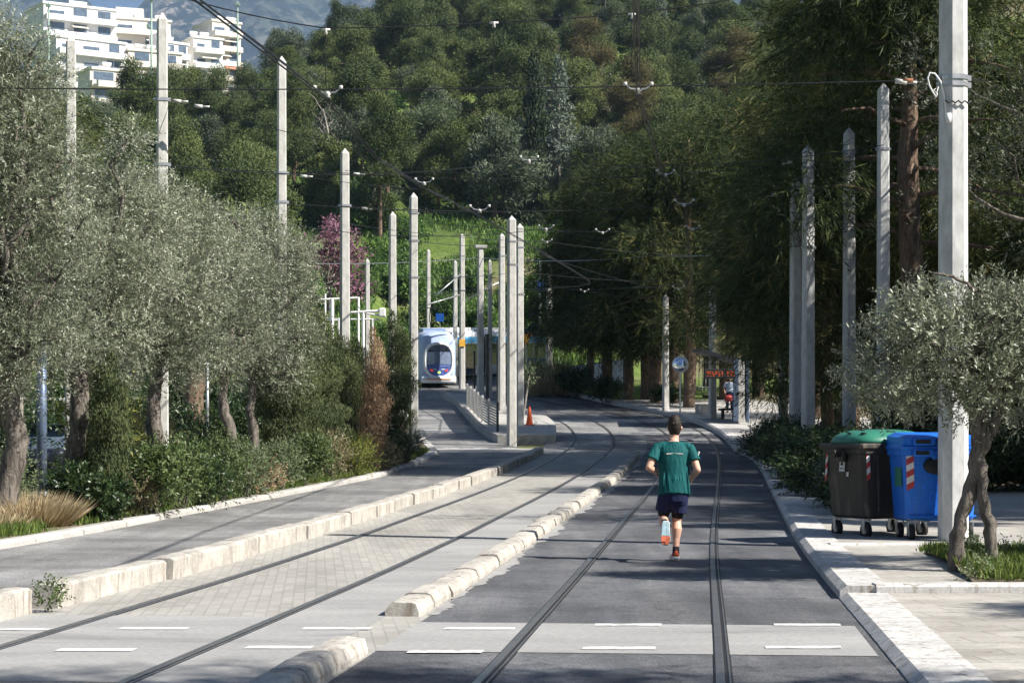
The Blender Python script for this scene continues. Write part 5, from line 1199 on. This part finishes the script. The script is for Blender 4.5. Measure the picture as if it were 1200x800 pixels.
# shirt: loose, hanging straight from the shoulder blades, sleeves to mid upper arm
a=MB()
a.tube([V(0,-.02,.775),V(0,-.012,.80),V(0,.0,.90),V(0,.02,1.02),V(0,.042,1.18),V(0,.06,1.29),V(0,.068,1.35),V(0,.072,1.395),V(0,.075,1.42)],[.19,.192,.188,.182,.188,.20,.185,.11,.072],22,hint=(1,0,0),ry=[.135,.137,.13,.122,.124,.118,.098,.082,.068])
for sh,el in ((shL,elL),(shR,elR)):
    m_=sh.lerp(el,.62); inn=sh.lerp(V(0,.06,1.37),.35); a.tube([V(math.copysign(.07,sh.x),.07,1.375),V(math.copysign(.14,sh.x),.066,1.365),sh],[.052,.056,.058],12,ends=True); a.tube([inn,sh,sh.lerp(el,.3),m_],[.05,.061,.068,.078],14,ends=False); 
for k in range(9):       # hanging folds
    x=-.15+.3*k/8+random.uniform(-.022,.022); yy=-.125*math.sqrt(max(.05,1-(x/.20)**2)); a.tube([V(x*.85,yy*.82+.05,1.16+random.uniform(-.1,.08)),V(x*.97+random.uniform(-.01,.01),yy+.012,.98),V(x*1.02+random.uniform(-.02,.02),yy-.0,.81)],[.004,.011,.015],6,ends=True)
shirt=grow(a,'shirt',.0065,M['shirt'],rn,3)
a=MB()
for wds,x0 in (((.010,.007,.009,.006,.01,.008,.009),-.092),((.008,.01,.007,.01,.006,.009,.008,.009),.008)):
    x=x0
    for k,w_ in enumerate(wds):
        z=1.283-abs(x)*.06
        y0=-.055-.002
        a.box((x,y0,z),(.0095,.008,.017 if k%2 else .014)); x+=.0125
pr=a.build('back_print',M['white_tape'],shirt); 
a=MB(); a.bbox((.0,-.058,1.247),(.042,.006,.015),.003); a.bbox((.0,-.060,1.254),(.022,.006,.012),.003); pm=a.build('back_emblem',M['white_tape'],shirt)
a=MB(); q=shR.lerp(elR,.28); a.bbox((q.x+.068,q.y-.035,q.z+.01),(.02,.03,.055),.006,Matrix.Rotation(.4,3,'Y')); a.build('sleeve_badge',M['white_tape'],shirt)
# shorts over tights
a=MB(); a.tube([V(0,-.005,.90),V(0,-.005,.80),V(0,-.003,.71)],[.172,.180,.165],18,hint=(1,0,0),ry=[.118,.128,.118]); a.tube([V(-.07,0,.72),V(0,0,.70),V(.07,0,.72)],[.10,.095,.10],14,ends=True)
for h_,k_,sx in ((hipL,kneeL,-1),(hipR,kneeR,1)):
    a.tube([h_+V(0,0,-.02),h_.lerp(k_,.35)+V(0,-.005,0),h_.lerp(k_,.72)+V(sx*.004,-.01,0)],[.098,.102,.105],16)
grow(a,'shorts',.0065,M['navy'],rn,3)
for h_,k_ in ((hipL,kneeL),(hipR,kneeR)):
    a=MB(); a.tube([h_.lerp(k_,.5),h_.lerp(k_,.75),h_.lerp(k_,.89)],[.076,.073,.067],16); a.build('tights_leg',M['tights'],rn,True)
# shoes: (heel -> toe) centre line, local frames
def shoe(heel,toe,up,side_v,soles):
    heel=Vector(heel);toe=Vector(toe);up=Vector(up).normalized(); d=(toe-heel); l=d.length; d.normalize(); r=d.cross(up).normalized()
    def Q(f,w0,z): return heel+d*l*f+up*z+r*w0
    prof_=[(0.0,.028,.075),(.05,.039,.088),(.25,.042,.085),(.45,.043,.065),(.65,.053,.048),(.85,.051,.036),(.96,.036,.026),(1.0,.02,.02)]
    a=MB(); L=[]
    for f,w_,h_ in prof_:
        L.append([Q(f,w_*math.cos(t)*(1 if math.sin(t)<.2 else .86),.024+max(0,math.sin(t))*h_*.9) for t in [2*PI*k/14 for k in range(14)]])
    a.rings(L); s_=a.build('shoe',M['shoe_red'],rn,True)
    a=MB(); L=[]
    for f,w_,h_ in prof_:
        L.append([Q(f,w_*1.1*x,z+(.012 if f>.9 else 0)) for x,z in ((-1,.03),(-1.03,.015),(-.95,.0),(-.3,-.006),(.3,-.006),(.95,0),(1.03,.015),(1,.03))])
    a.rings(L); a.build('midsole',M['sole_white'],s_,True)
    for f0,f1,mt in soles:
        a=MB(); L=[]
        for k in range(7):
            f=f0+(f1-f0)*k/6; w_=interp_smooth([(p[0],p[1]) for p in prof_],f)
            L.append([Q(f,w_*x,-.012+(.012 if f>.9 else 0)) for x in (-.98,-.14)]+[Q(f,w_*x,-.0095) for x in (-.08,.08)]+[Q(f,w_*x,-.012) for x in (.14,.98)]+[Q(f,w_*x,-.002) for x in (.95,-.95)])
        a.rings(L); a.build('outsole',M[mt],s_)
shoe(V(-.128,-.385,.495),V(-.138,-.44,.215),V(0,1,-.18),1,((.02,.62,'sole_blue'),(.63,.98,'sole_red')))
shoe(V(.018,-.085,.03),V(.006,.185,.018),V(0,-.02,1),1,((.02,.6,'sole_white'),(.62,.98,'sole_red')))
for p,q in ((ankL,kneeL),(ankR,kneeR)):
    a=MB(); dd=(q-p).normalized(); a.tube([p-dd*.045+(V(0,-.05,-.03) if p is ankL else V(0,0,-.02)),p,p+dd*.055],[.042,.041,.040],14,ends=False); a.build('sock',M['sock'],rn,True)

# a person standing at the tram stop with a red bag
SP=V(xat(855,91),91,prof(91)+.20); sp=thing('person','person in pale blue top waiting behind the bench with a red bag','person',SP)
a=MB(); a.tube([V(0,0,.86),V(0,0,1.0),V(0,0,1.2),V(0,0,1.36),V(0,0,1.43)],[.15,.14,.155,.16,.06],14,hint=(1,0,0),ry=[.1,.09,.1,.1,.055],ends=True); a.tube([V(0,0,1.38),V(0,.01,1.53)],.055,10,ends=True); P2=head(a,V(0,.02,1.60),V(-1,-.3,0))
for s in (-1,1):
    a.tube([V(s*.09,0,.88),V(s*.1,.01,.48),V(s*.1,-.01,.09)],[.085,.055,.04],12,ends=True); a.tube([V(s*.1,.02,.05),V(s*.11,-.12,.035)],[.04,.035],10,ends=True)
    a.tube([V(s*.19,0,1.37),V(s*.25,.03,1.1),V(s*.22,-.10,.88)],[.052,.04,.03],10,ends=True); hand(a,V(s*.22,-.10,.88),V(0,-.2,-1),s,V(-s,0,0),.5)
grow(a,'body',.008,M['skin'],sp,4); eyes(P2,sp)
a=MB(); a.tube([V(0,0,.92),V(0,0,1.1),V(0,0,1.34),V(0,0,1.42)],[.17,.165,.18,.07],16,hint=(1,0,0),ry=[.12,.115,.115,.065])
for s in (-1,1): a.tube([V(s*.16,0,1.37),V(s*.215,.015,1.25),V(s*.24,.02,1.15)],[.07,.066,.064],12)
grow(a,'top',.009,simple('pale_blue_cotton',(.45,.55,.70),.8),sp,3)
a=MB(); a.tube([V(0,0,.98),V(0,0,.84)],[.165,.165],14,hint=(1,0,0),ry=[.12,.125])
for s in (-1,1): a.tube([V(s*.09,0,.88),V(s*.1,.01,.5),V(s*.1,-.0,.12)],[.1,.075,.06],12)
grow(a,'trousers',.009,M['navy'],sp,3)
a=MB(); a.tube([P2(0,-.018,.118),P2(0,-.022,.06),P2(0,-.03,-.02),P2(0,-.045,-.07)],[.045,.078,.082,.05],14,hint=(1,0,0),ry=[.055,.092,.07,.03],ends=True); grow(a,'hair',.007,M['hair'],sp,2)
for s in (-1,1):
    a=MB(); a.bbox((s*.105,-.05,.04),(.10,.28,.08),.03); a.build('shoe',M['black'],sp,True)
bg=thing('shoulder_bag','red bag held by the waiting person in pale blue','bag',SP+V(-.08,-.2,.50)); a=MB(); a.bbox((0,0,.15),(.34,.16,.30),.05); a.build('pouch',M['red_tape'],bg,True); a=MB(); a.tube([(-.12,0,.28),(-.08,0,.40),(.08,0,.40),(.12,0,.28)],.012,6); a.build('strap',M['black'],bg)

# ------------------------------------------------------------------ the stop and its furniture
M['dark_metal']=simple('dark_grey_metal',(.035,.04,.05),.45,.3,var=.2); M['blue_grey']=simple('blue_grey_metal',(.12,.16,.24),.45,.4,var=.15)
PZ=.20
d=82; sh=thing('tram_shelter','dark tram shelter with a slanting roof on grey posts','shelter',(xat(868,d),d,prof(d)+PZ)); so=Vector(sh.location)
def sl(px,py,dy=0): return wp(px,py,d+dy)-so
a=MB(); r0,r1=sl(822,412),sl(884,430); 
a.rings([[r0+V(0,0,0),r0+V(0,4.2,.15),r0+V(0,4.2,.27),r0+V(0,0,.12)],[r1+V(0,0,0),r1+V(0,4.2,.15),r1+V(0,4.2,.30),r1+V(0,0,.16)]]); a.build('roof',M['dark_metal'],sh)
for px,w,m_ in ((862,.20,'blue_grey'),(868.5,.26,'pole_far'),(876,.12,'blue_grey')):
    for dy in ((0,) if px<875 else (0,3.6)):
        a=MB(); x=sl(px,0,dy).x; a.bbox((x,dy,1.25+(.15 if px<865 else .1)),(w,.16,2.55),.02); a.build('post',M[m_],sh)
a=MB(); a.box((sl(877,0).x,1.85,1.3),(.03,3.4,1.9)); a.build('back_glass',M['glass'],sh)
a=MB(); a.bbox((sl(843,0).x,-.05,sl(0,438).z),(1.28,.18,.40),.02); ds=a.build('display',M['black'],sh)
a=MB(); random.seed(12); x=sl(829,0).x
for row in (0,):
    xx=x
    for k in range(9):
        if k==6: xx+=.14; 
        w_=.055
        for seg in random.sample(range(6),4):
            ox,oz,sx,sz=((0,.09,w_,.018),(0,0,w_,.018),(0,-.09,w_,.018),(-.03,.045,.016,.09),(.03,.045,.016,.09),(.03,-.045,.016,.09))[seg]; a.box((xx+ox,-.145,sl(0,438).z+oz),(sx,.01,sz))
        xx+=.115
a.build('display_text',M['led'],ds)
a=MB(); a.bbox((sl(860,0).x,-.02,sl(0,438).z),(.25,.06,.06),.01); a.build('display_arm',M['dark_metal'],sh)
def bench(px,py,label,d_):
    t=thing('bench',label,'bench',(xat(px,d_),d_,prof(d_)+PZ)); a=MB(); a.bbox((0,0,.43),(.62,1.7,.09),.02); a.build('seat',M['dark_metal'],t)
    for s in (-1,1): a=MB(); a.bbox((s*.24,-.5,.195),(.12,.3,.38),.02); a.build('leg',M['dark_metal'],t)
bench(852,495,'dark bench under the shelter display',85.5)
t=thing('concrete_block','grey concrete seat block left of the shelter pole','seat block',(xat(824,90),90,prof(90)+PZ),.2); a=MB(); a.bbox((0,0,.20),(.62,.5,.40),.03); a.build('block',M['concrete'],t); a=MB(); a.bbox((0,0,.425),(.66,.54,.045),.01); a.build('slab_top',M['pole_far'],t)
t=thing('traffic_mirror','round convex mirror on a thin post at the pavement edge','mirror',(xat(797,89),89,prof(89)+PZ)); 
a=MB(); zc=EYE+(HOR-427)/F*89-t.location.z; a.tube([(0,0,0),(0,0,zc+.2)],.04,8); a.build('post',M['steel'],t)
m_=simple('mirror_glass',(.8,.82,.85),.03,1.0,var=.02); a=MB(); a.lathe([(0,.10),(.15,.092),(.28,.06),(.35,.0),(.35,-.02),(0,-.02)],(0,-.1,zc),24,'Y',Matrix.Rotation(PI-.25,3,'Z')); a.build('mirror_face',m_,t,True)
a=MB(); L=[(.35,-.03),(.37,-.03),(.37,.03),(.35,.03)]; a.lathe(L+[L[0]],(0,-.1,zc),24,'Y',Matrix.Rotation(-.35,3,'Z')); a.build('rim',M['white'],t,True)
# cone
q=at(620.5,498,.30); t=thing('traffic_cone','orange traffic cone on the island by the pole','cone',(q.x,q.y,prof(q.y)+.30)); M['cone']=simple('orange_cone_plastic',(.80,.13,.03),.5,var=.08)
a=MB(); a.lathe([(.15,.03),(.14,.05),(.035,.72),(.03,.74),(0,.74)],(0,0,0),16); a.build('cone_body',M['cone'],t,True); a=MB(); a.bbox((0,0,.02),(.40,.40,.04),.01); a.build('base',M['cone'],t)
# fence of the island
ft=thing('island_fence','grey slatted fence along the left edge of the island','fence',(isl_l(75)+.25,75,prof(75)+.3)); fo=Vector(ft.location)
Y=[75,78.2,81.4,84.6,87.8,91,94.2]
fm=simple('fence_slats',(.34,.34,.32),.7,var=.15)
for k,y in enumerate(Y):
    x=isl_l(y)+.25; a=MB(); a.bbox((x-fo.x,y-fo.y,prof(y)+.3-fo.z+.55),(.09,.09,1.12),.01); a.build('post',M['dark_metal'] if k==0 else M['pole_far'],ft)
    if k<len(Y)-1:
        y2=Y[k+1]; x2=isl_l(y2)+.25; p=V(x,y,prof(y)+.3)-fo; q=V(x2,y2,prof(y2)+.3)-fo; a=MB()
        for i in range(9):
            z=.14+i*.105; pp_,qq=p+V(0,0,z),q+V(0,0,z); e=(qq-pp_).normalized(); n_=V(0,0,1)
            pp_+=e*.06;qq-=e*.06; sd=e.cross(n_)*.012
            a.rings([[pp_+sd-n_*.036,pp_-sd-n_*.036,pp_-sd+n_*.036,pp_+sd+n_*.036],[qq+sd-n_*.036,qq-sd-n_*.036,qq-sd+n_*.036,qq+sd+n_*.036]])
        a.build('panel',fm,ft)
for px,d_,top,lab,mt,w in ((556,100,412,'thin black post left of the flat topped pole','dark_metal',.10),(571,98,392,'black post between island poles','dark_metal',.16),(583,94,400,'second black post, behind the island pole row','dark_metal',.10)):
    z0=prof(d_)+.28; h=EYE+(HOR-top)/F*d_-z0; t=thing('black_post',lab,'post',(xat(px,d_),d_,z0)); a=MB(); a.tube([(0,0,0),(0,0,h)],w/2,8); a.build('shaft',M[mt],t); a=MB(); a.bbox((0,0,h),(w*1.3,w*1.3,.06),.01); a.build('cap',M[mt],t)
for px,d_,top,lean,lab in ((574,100,402,.12,'slim stake with young sapling on the island'),(614.5,81,440,.3,'leaning stake beside the orange cone')):
    z0=prof(d_)+.28; h=EYE+(HOR-top)/F*d_-z0; t=thing('sapling',lab,'sapling',(xat(px,d_)-.1,d_,z0)); a=MB(); gnarled(a,[(0,0,-.05),(lean*.5,0,h*.5),(lean,0,h)],[.045,.04,.03],7,.1); a.build('trunk',M['straw'] if False else M['pale_bark'],t); link('crown',mk_leaf('crown',twig_leaves([(lean,0,h,.25,.25,.5)],50,8,.3,.1,.03),M['shrub_grey']),t)
# signs beyond the island
def sign(px,py,d_,label,shape,mat,r,back=None):
    z0=ground_z(xat(px,d_),d_); t=thing('traffic_sign',label,'sign',(xat(px,d_),d_,z0)); zc=EYE+(HOR-py)/F*d_-z0; a=MB(); a.tube([(0,0,-.2),(0,0,zc+.25)],.035,8); a.build('post',M['steel'],t)
    n=dict(tri=3,round=20,rect=4)[shape]; 
    pts=[(r*math.sin(2*PI*(k+(.5 if n!=20 else 0))/n)*(1),r*math.cos(2*PI*(k+(.5 if n!=20 else 0))/n)) for k in range(n)]
    if back:
        a=MB(); a.rings([[(x*1.2,-.05,zc+z*1.2) for x,z in pts],[(x*1.2,-.03,zc+z*1.2) for x,z in pts]]); a.build('sign_border',back,t)
    a=MB(); a.rings([[(x,-.065,zc+z) for x,z in pts],[(x,-.052,zc+z) for x,z in pts]]); a.build('sign_plate',mat,t); return t,zc
blue=simple('sign_blue',(.02,.10,.42),.4); yel=simple('sign_amber',(.72,.40,.05),.4)
sign(616.5,395,124,'yellow give way triangle pointing down on a pale post','tri',yel,.42,simple('sign_dark_red',(.30,.06,.03),.4))
t,zc=sign(625.5,385,132,'blue sign under a dark round sign on one post','round',blue,.34); a=MB(); a.lathe([(0,-.02),(.34,-.02),(.34,.02),(0,.02)],(0,-.06,zc+.75),18,'Y'); a.build('upper_plate',simple('sign_violet',(.10,.05,.18),.4),t)
sign(515.5,372,146,'small blue direction sign above the tram roof','rect',blue,.42)
# blue car parked behind the island signs
d_=138; cx=xat(626,d_); ct=thing('parked_car','blue car parked beyond the give way sign','car',(cx,d_,ground_z(cx,d_))); CB=simple('blue_car_paint',(.10,.20,.48),.25,var=.05,spec=.6)
secs=[(-1.95,.55,.75,.72),(-1.8,.35,.88,.80),(-1.0,.28,.92,.84),(-.4,.28,.95,.84),(1.0,.28,.95,.84),(1.75,.35,.92,.8),(1.95,.5,.8,.72)]
a=MB(); a.rings([[(x,-w,z0),(x,w,z0),(x,w,z0+.35),(x,w*.93,z1),(x,-w*.93,z1),(x,-w,z0+.35)] for x,z0,z1,w in secs]); a.build('body',CB,ct,True)
a=MB(); a.rings([[(x,-w,.90),(x,w,.90),(x*.82+tx,w*.78,z1),(x*.82+tx,-w*.78,z1)] for x,w,z1,tx in ((-1.1,.76,.92,0),(-.5,.78,1.42,0),(.9,.78,1.44,0),(1.6,.76,.95,0))]); a.build('cabin',M['glass'],ct); a=MB(); a.bbox((.1,0,1.45),(1.5,1.2,.05),.02); a.build('roof',CB,ct)
for x in (-1.25,1.25):
    for s in (-1,1):
        a=MB(); a.lathe([(.18,-.1),(.31,-.1),(.32,0),(.31,.1),(.18,.1)],(x,s*.78,.31),18,'Y'); w=a.build('wheel',M['black'],ct,True); a=MB(); a.lathe([(0,-.105),(.18,-.105),(.18,.105),(0,.105)],(x,s*.78,.31),12,'Y'); a.build('rim',M['steel'],w)
for s in (-1,1):
    a=MB(); a.bbox((-1.9,s*.6,.66),(.12,.26,.12),.03); a.build('headlight',M['white'],ct)
# white steel frames left of the tram
fr=thing('steel_frame','white steel frames rising behind the green cypresses','frame',(xat(405,104),104,prof(104)-.3)); o=Vector(fr.location)
def fp(px,py,dd=104): return wp(px,py,dd)-o
for px,top,w in ((381,344,.11),(389,350,.22),(397,372,.11),(420,348,.13),(425.5,366,.16),(436.5,374,.10)):
    a=MB(); a.tube([V(fp(px,0).x,0,0),fp(px,top)],w/2,8); a.build('post',M['white'],fr)
for x0,x1,y0,y1,w in ((376,420,351,349,.12),(380,398,372,374,.08),(378,397,375,375,.08),(411,450,366,364,.14),(411,445,374,374,.08),(430,452,367,371,.12)):
    a=MB(); a.tube([fp(x0,y0),fp(x1,y1)],w/2,8); a.build('beam',M['white'],fr)
a=MB(); a.bbox(fp(448,366),(.35,.3,.45),.05); a.build('floodlight',M['white'],fr)

# ------------------------------------------------------------------ walls and things behind the left trees
def wall(label,p0,p1,h,th=.25,mat='white_wall',name='garden_wall',z=None):
    p0=Vector((*p0,0));p1=Vector((*p1,0)); l=(p1-p0).length; an=math.atan2(p1.y-p0.y,p1.x-p0.x); m=(p0+p1)/2; zb=min(ground_z(p0.x,p0.y),ground_z(p1.x,p1.y))-.3
    t=thing(name,label,'wall',(m.x,m.y,zb),an); a=MB(); a.box((0,0,(h+.3)/2),(l,th,h+.3)); a.build('masonry',M[mat],t); a=MB(); a.bbox((0,0,h+.33),(l+.1,th+.12,.07),.015); a.build('coping',M['concrete'],t); return t
wall('low whitewashed wall behind the young tree and olive trunks',(-13.5,44),(-6.0,49),.75); wall('pale wall behind the pine row at the stop',(xat(640,150),150),(xat(735,128),128),1.6)
t=wall('grey plinth wall with a railing beyond the low white wall',(-14.5,50),(-10.3,51),.55,.3,'pole_far'); 
for k in range(17):
    a=MB(); a.bbox((-2.0+k*.25,0,1.6),(.10 if k%4==0 else .06,.06,1.5),.01); a.build('railing_bar',M['pole_far'],t)
a=MB(); a.bbox((0,0,2.3),(4.2,.07,.07),.01); a.build('top_rail',M['pole_far'],t)
for px,d_,w,lab in ((49,40,.22,'grey round lamp post behind the young tree'),(243,52,.09,'thin galvanised post between two olive trunks')):
    t=thing('lamp_post' if w!=.09 else 'thin_post',lab,'post',(xat(px,d_),d_,prof(d_)-.1)); a=MB(); a.tube([(0,0,0),(0,0,3.4)],[w/2,w*.45],12); a.build('shaft',M['blue_grey' if w>.2 else 'steel'],t,True); a=MB(); a.tube([(0,0,0),(0,0,.25)],[w*.75,w*.6],12); a.build('base_collar',M['steel'],t)  # lamp post takes a darker metal, its shade put in as colour
# scooter-dark parked car glimpse behind the crooked trunk
d_=46; cx=xat(78,d_); c2=dup(ct,(cx,d_,ground_z(cx,d_)-.05),1.2,1.0,'dark car parked behind the crooked olive trunk')
dk=simple('dark_car_paint',(.03,.035,.05),.25,spec=.6)
for ch in c2.children:
    if ch.name.startswith(('body','roof')): ch.data=ch.data.copy(); ch.data.materials[0]=dk
# far trunks seen between the olives
a=MB(); gnarled(a,[(0,0,-.1),(0,0,1.4),(.05,0,2.8),(0,0,5)],[.36,.32,.26,.1],10,.1); cl=rclumps(9,2.2,3.6,6.6,1.1,.8,1,77)
tree('pine_tree','pine with thick reddish trunk glimpsed between the second and fourth olive',(xat(227,56),56,prof(56)),a,clump_leaves(cl,34,.28,.10,.2,.6),'pine_bark','pine_leaf')

# railing right of the row of pines
t=thing('railing','grey upright bar railing behind the pines at the stop','railing',(xat(822,118),118,ground_z(xat(822,118),118))); 
for k in range(26):
    a=MB(); a.bbox((-2.6+k*.21,k*.06,.95),(.05,.05,1.9),.008); a.build('bar',M['pole_far'],t)
for z in (.25,1.75): a=MB(); a.bbox((0,.75,z),(5.5,.05,.06),.008,Matrix.Rotation(.28,3,'Z')); a.build('rail',M['pole_far'],t)

# ------------------------------------------------------------------ the white houses on the ridge
def house(label,px0,px1,ytop,d_,depth,floors,mat,rz=0.0,pent=None,group=None):
    x0,x1=xat(px0,d_),xat(px1,d_); w=x1-x0; zt=EYE+(HOR-ytop)/F*d_; zb=ground_z((x0+x1)/2,d_)-3; H=zt-zb
    t=thing('apartment_building',label,'building',((x0+x1)/2,d_,zb),rz); a=MB(); a.box((0,depth/2,H/2),(w,depth,H)); a.build('wall',M[mat],t); a=MB(); a.box((0,depth/2,H+.22),(w+.5,depth+.5,.45)); a.box((0,depth/2,H+.5),(w*.9,depth*.9,.2)); a.build('roof',M[mat],t)
    for fl in range(floors):
        zf=H-3.1*(fl+1)+.2; n=max(2,int(w/4.2)); random.seed(int(px0*7+fl))
        a=MB(); a.box((0,-.65,zf-.1),(w*.97,1.3,.18)); b=a.build('balcony',M[mat],t); a=MB(); a.box((0,-1.27,zf+.45),(w*.97,.08,.9)); a.box((-w*.485+.04,-.63,zf+.45),(.08,1.2,.9)); a.box((w*.485-.04,-.63,zf+.45),(.08,1.2,.9)); a.build('parapet',M[mat],b)
        for k in range(n):
            xx=-w/2+w*(k+.5)/n; ww=w/n*random.uniform(.45,.72); hh=random.choice((1.2,2.0,2.1))
            a=MB(); a.box((xx,-.02,zf+.95+hh/2-.35),(ww+.14,.06,hh+.14)); fr_=a.build('window',M['white_wall'],t); a=MB(); a.box((xx,-.055,zf+.95+hh/2-.35),(ww,.03,hh)); a.build('pane',M['glass'],fr_)
        if fl and random.random()<.8:
            xx=random.uniform(-.3,.3)*w; a=MB(); a.rings([[(xx-1.6,-.05,zf+2.45),(xx-1.6,-1.7,zf+1.75),(xx-1.6,-1.7,zf+1.68),(xx-1.6,-.05,zf+2.38)],[(xx+1.6,-.05,zf+2.45),(xx+1.6,-1.7,zf+1.75),(xx+1.6,-1.7,zf+1.68),(xx+1.6,-.05,zf+2.38)]]); a.build('awning',M['awning'],t)
    random.seed(int(px0))
    for k in range(3):
        xx=random.uniform(-.4,.4)*w; a=MB(); a.lathe([(.35,-.8),(.38,0),(.35,.8)],(xx,depth*.3,H+1.5),10,'X'); a.box((xx,depth*.3,H+.9),(1.2,.1,.9)); a.build('water_tank',M['white'],t)
        a=MB(); a.tube([(xx+1.5,depth*.4,H),(xx+1.5,depth*.4,H+random.uniform(2,3.6))],.05,5); a.build('aerial',M['steel'],t)
    if pent:
        a=MB(); ph,f0,f1=pent; a.box(((f0+f1)/2*w-w/2,depth*.6,H+ph/2+.4),((f1-f0)*w,depth*.6,ph)); a.build('penthouse',M[mat],t)
    return t
house('large white apartment block with a long top floor window, leftmost on the ridge',50,138,9,385,11,5,'white_wall',.55)
house('white stepped house with awnings in front of the large white block',64,150,48,372,9,4,'white_wall',.6)
house('cream tinted house standing right of the large white block',128,200,24,400,10,5,'cream_wall',.35,(2.6,.15,.6))
house('cream low house with open terrace, right of the tallest pole',150,214,62,378,8,4,'cream_wall',.45)
house('white house with a blue grey side wall below the ridge',192,222,52,392,9,5,'white_wall',.7,(2.4,.2,.5))
house('small pale house between the blue grey wall and cream tower',226,262,46,410,9,4,'white_wall',.5)
house('cream tower house with a small red tiled porch',247,284,27,420,9,5,'cream_wall',.6)
t=[q for q in COL.objects if q.get('label','').startswith('cream tower')][0]; a=MB(); a.rings([[(-1.0,-1.8,17.6+.0),(3.0,-1.8,17.6),(3.0,.0,18.8),(-1.0,.0,18.8)],[(-1.0,-1.8,17.4),(3.0,-1.8,17.4),(3.0,.0,18.6),(-1.0,.0,18.6)]]); a.build('tiled_porch',M['terracotta'],t)
house('low cream garden house under the ridge houses',104,172,84,352,7,3,'cream_wall',.5)
# floodlight masts
for px,top,d_,lab in ((177.5,-4,345,'green floodlight mast in front of the ridge houses'),(278.5,2,350,'thinner green mast behind the hillside pines'),(57,3,350,'thin dark mast at the left end of the ridge houses')):
    zb=ground_z(xat(px,d_),d_); h=EYE+(HOR-top)/F*d_-zb; t=thing('floodlight_mast',lab,'mast',(xat(px,d_),d_,zb)); a=MB(); a.tube([(0,0,0),(0,0,h)],[.22,.14],8); a.build('shaft',M['green_steel'],t,True)
    a=MB(); a.bbox((0,-.3,h-.6),(.9,.4,.5),.05); a.bbox((-.5,-.2,h-5.2),(.6,.4,.6),.05); a.build('floodlight',M['green_steel'],t)
# drop kinds of tree that were never planted
for k,o in protos.items():
    if k not in used:
        for c in list(o.children): bpy.data.objects.remove(c)
        bpy.data.objects.remove(o)
for o in COL.objects:
    if 'group' in o.keys() and not o['group']: del o['group']
# ------------------------------------------------------------------ air, light, camera
SUN_AZ, SUN_EL = 111.0, 42.0
m=bpy.data.materials.new('haze_air'); m.use_nodes=True; nt=m.node_tree; nt.nodes.clear()
pv=nt.nodes.new('ShaderNodeVolumePrincipled'); ou=nt.nodes.new('ShaderNodeOutputMaterial'); pv.inputs['Color'].default_value=(.45,.66,1.0,1); pv.inputs['Density'].default_value=.00010; pv.inputs['Anisotropy'].default_value=.2
nt.links.new(pv.outputs[0],ou.inputs['Volume'])
a=MB(); a.box((0,4000,990),(13000,8200,2020)); hz=a.build('haze',m,None,False,'stuff')
w=bpy.data.worlds.new('World'); scene.world=w; w.use_nodes=True; nt=w.node_tree; bg=nt.nodes['Background']
sky=nt.nodes.new('ShaderNodeTexSky'); sky.sky_type='NISHITA'; sky.sun_disc=False; sky.sun_elevation=R(SUN_EL); sky.sun_rotation=R(SUN_AZ); sky.air_density=.75; sky.dust_density=.35; sky.ozone_density=1.5
nt.links.new(sky.outputs[0],bg.inputs['Color']); bg.inputs['Strength'].default_value=.05
l=bpy.data.lights.new('sun','SUN'); l.energy=5.0; l.angle=R(.55); l.color=(1.0,.95,.87); so=bpy.data.objects.new('sun',l); COL.objects.link(so)
v=Vector((math.sin(R(SUN_AZ))*math.cos(R(SUN_EL)),math.cos(R(SUN_AZ))*math.cos(R(SUN_EL)),math.sin(R(SUN_EL)))); so.rotation_euler=v.to_track_quat('Z','Y').to_euler(); so.location=v*60
cam=bpy.data.cameras.new('camera'); co=bpy.data.objects.new('camera',cam); COL.objects.link(co); co.location=(0,0,EYE); co.rotation_euler=(R(90),0,0)
cam.sensor_width=36; cam.lens=36*F/1200; cam.shift_y=(HOR-400)/1200; cam.clip_start=.1; cam.clip_end=12000; scene.camera=co
vs_=scene.view_settings; vs_.view_transform='Standard'; vs_.look='None'; vs_.exposure=1.0; vs_.gamma=1
c=scene.cycles; c.max_bounces=6; c.diffuse_bounces=3; c.glossy_bounces=2; c.transmission_bounces=3; c.transparent_max_bounces=4; c.volume_bounces=0; c.use_denoising=True; c.use_adaptive_sampling=True; c.adaptive_threshold=.02
c.volume_step_rate=10; c.caustics_reflective=False; c.caustics_refractive=False; c.sample_clamp_indirect=6
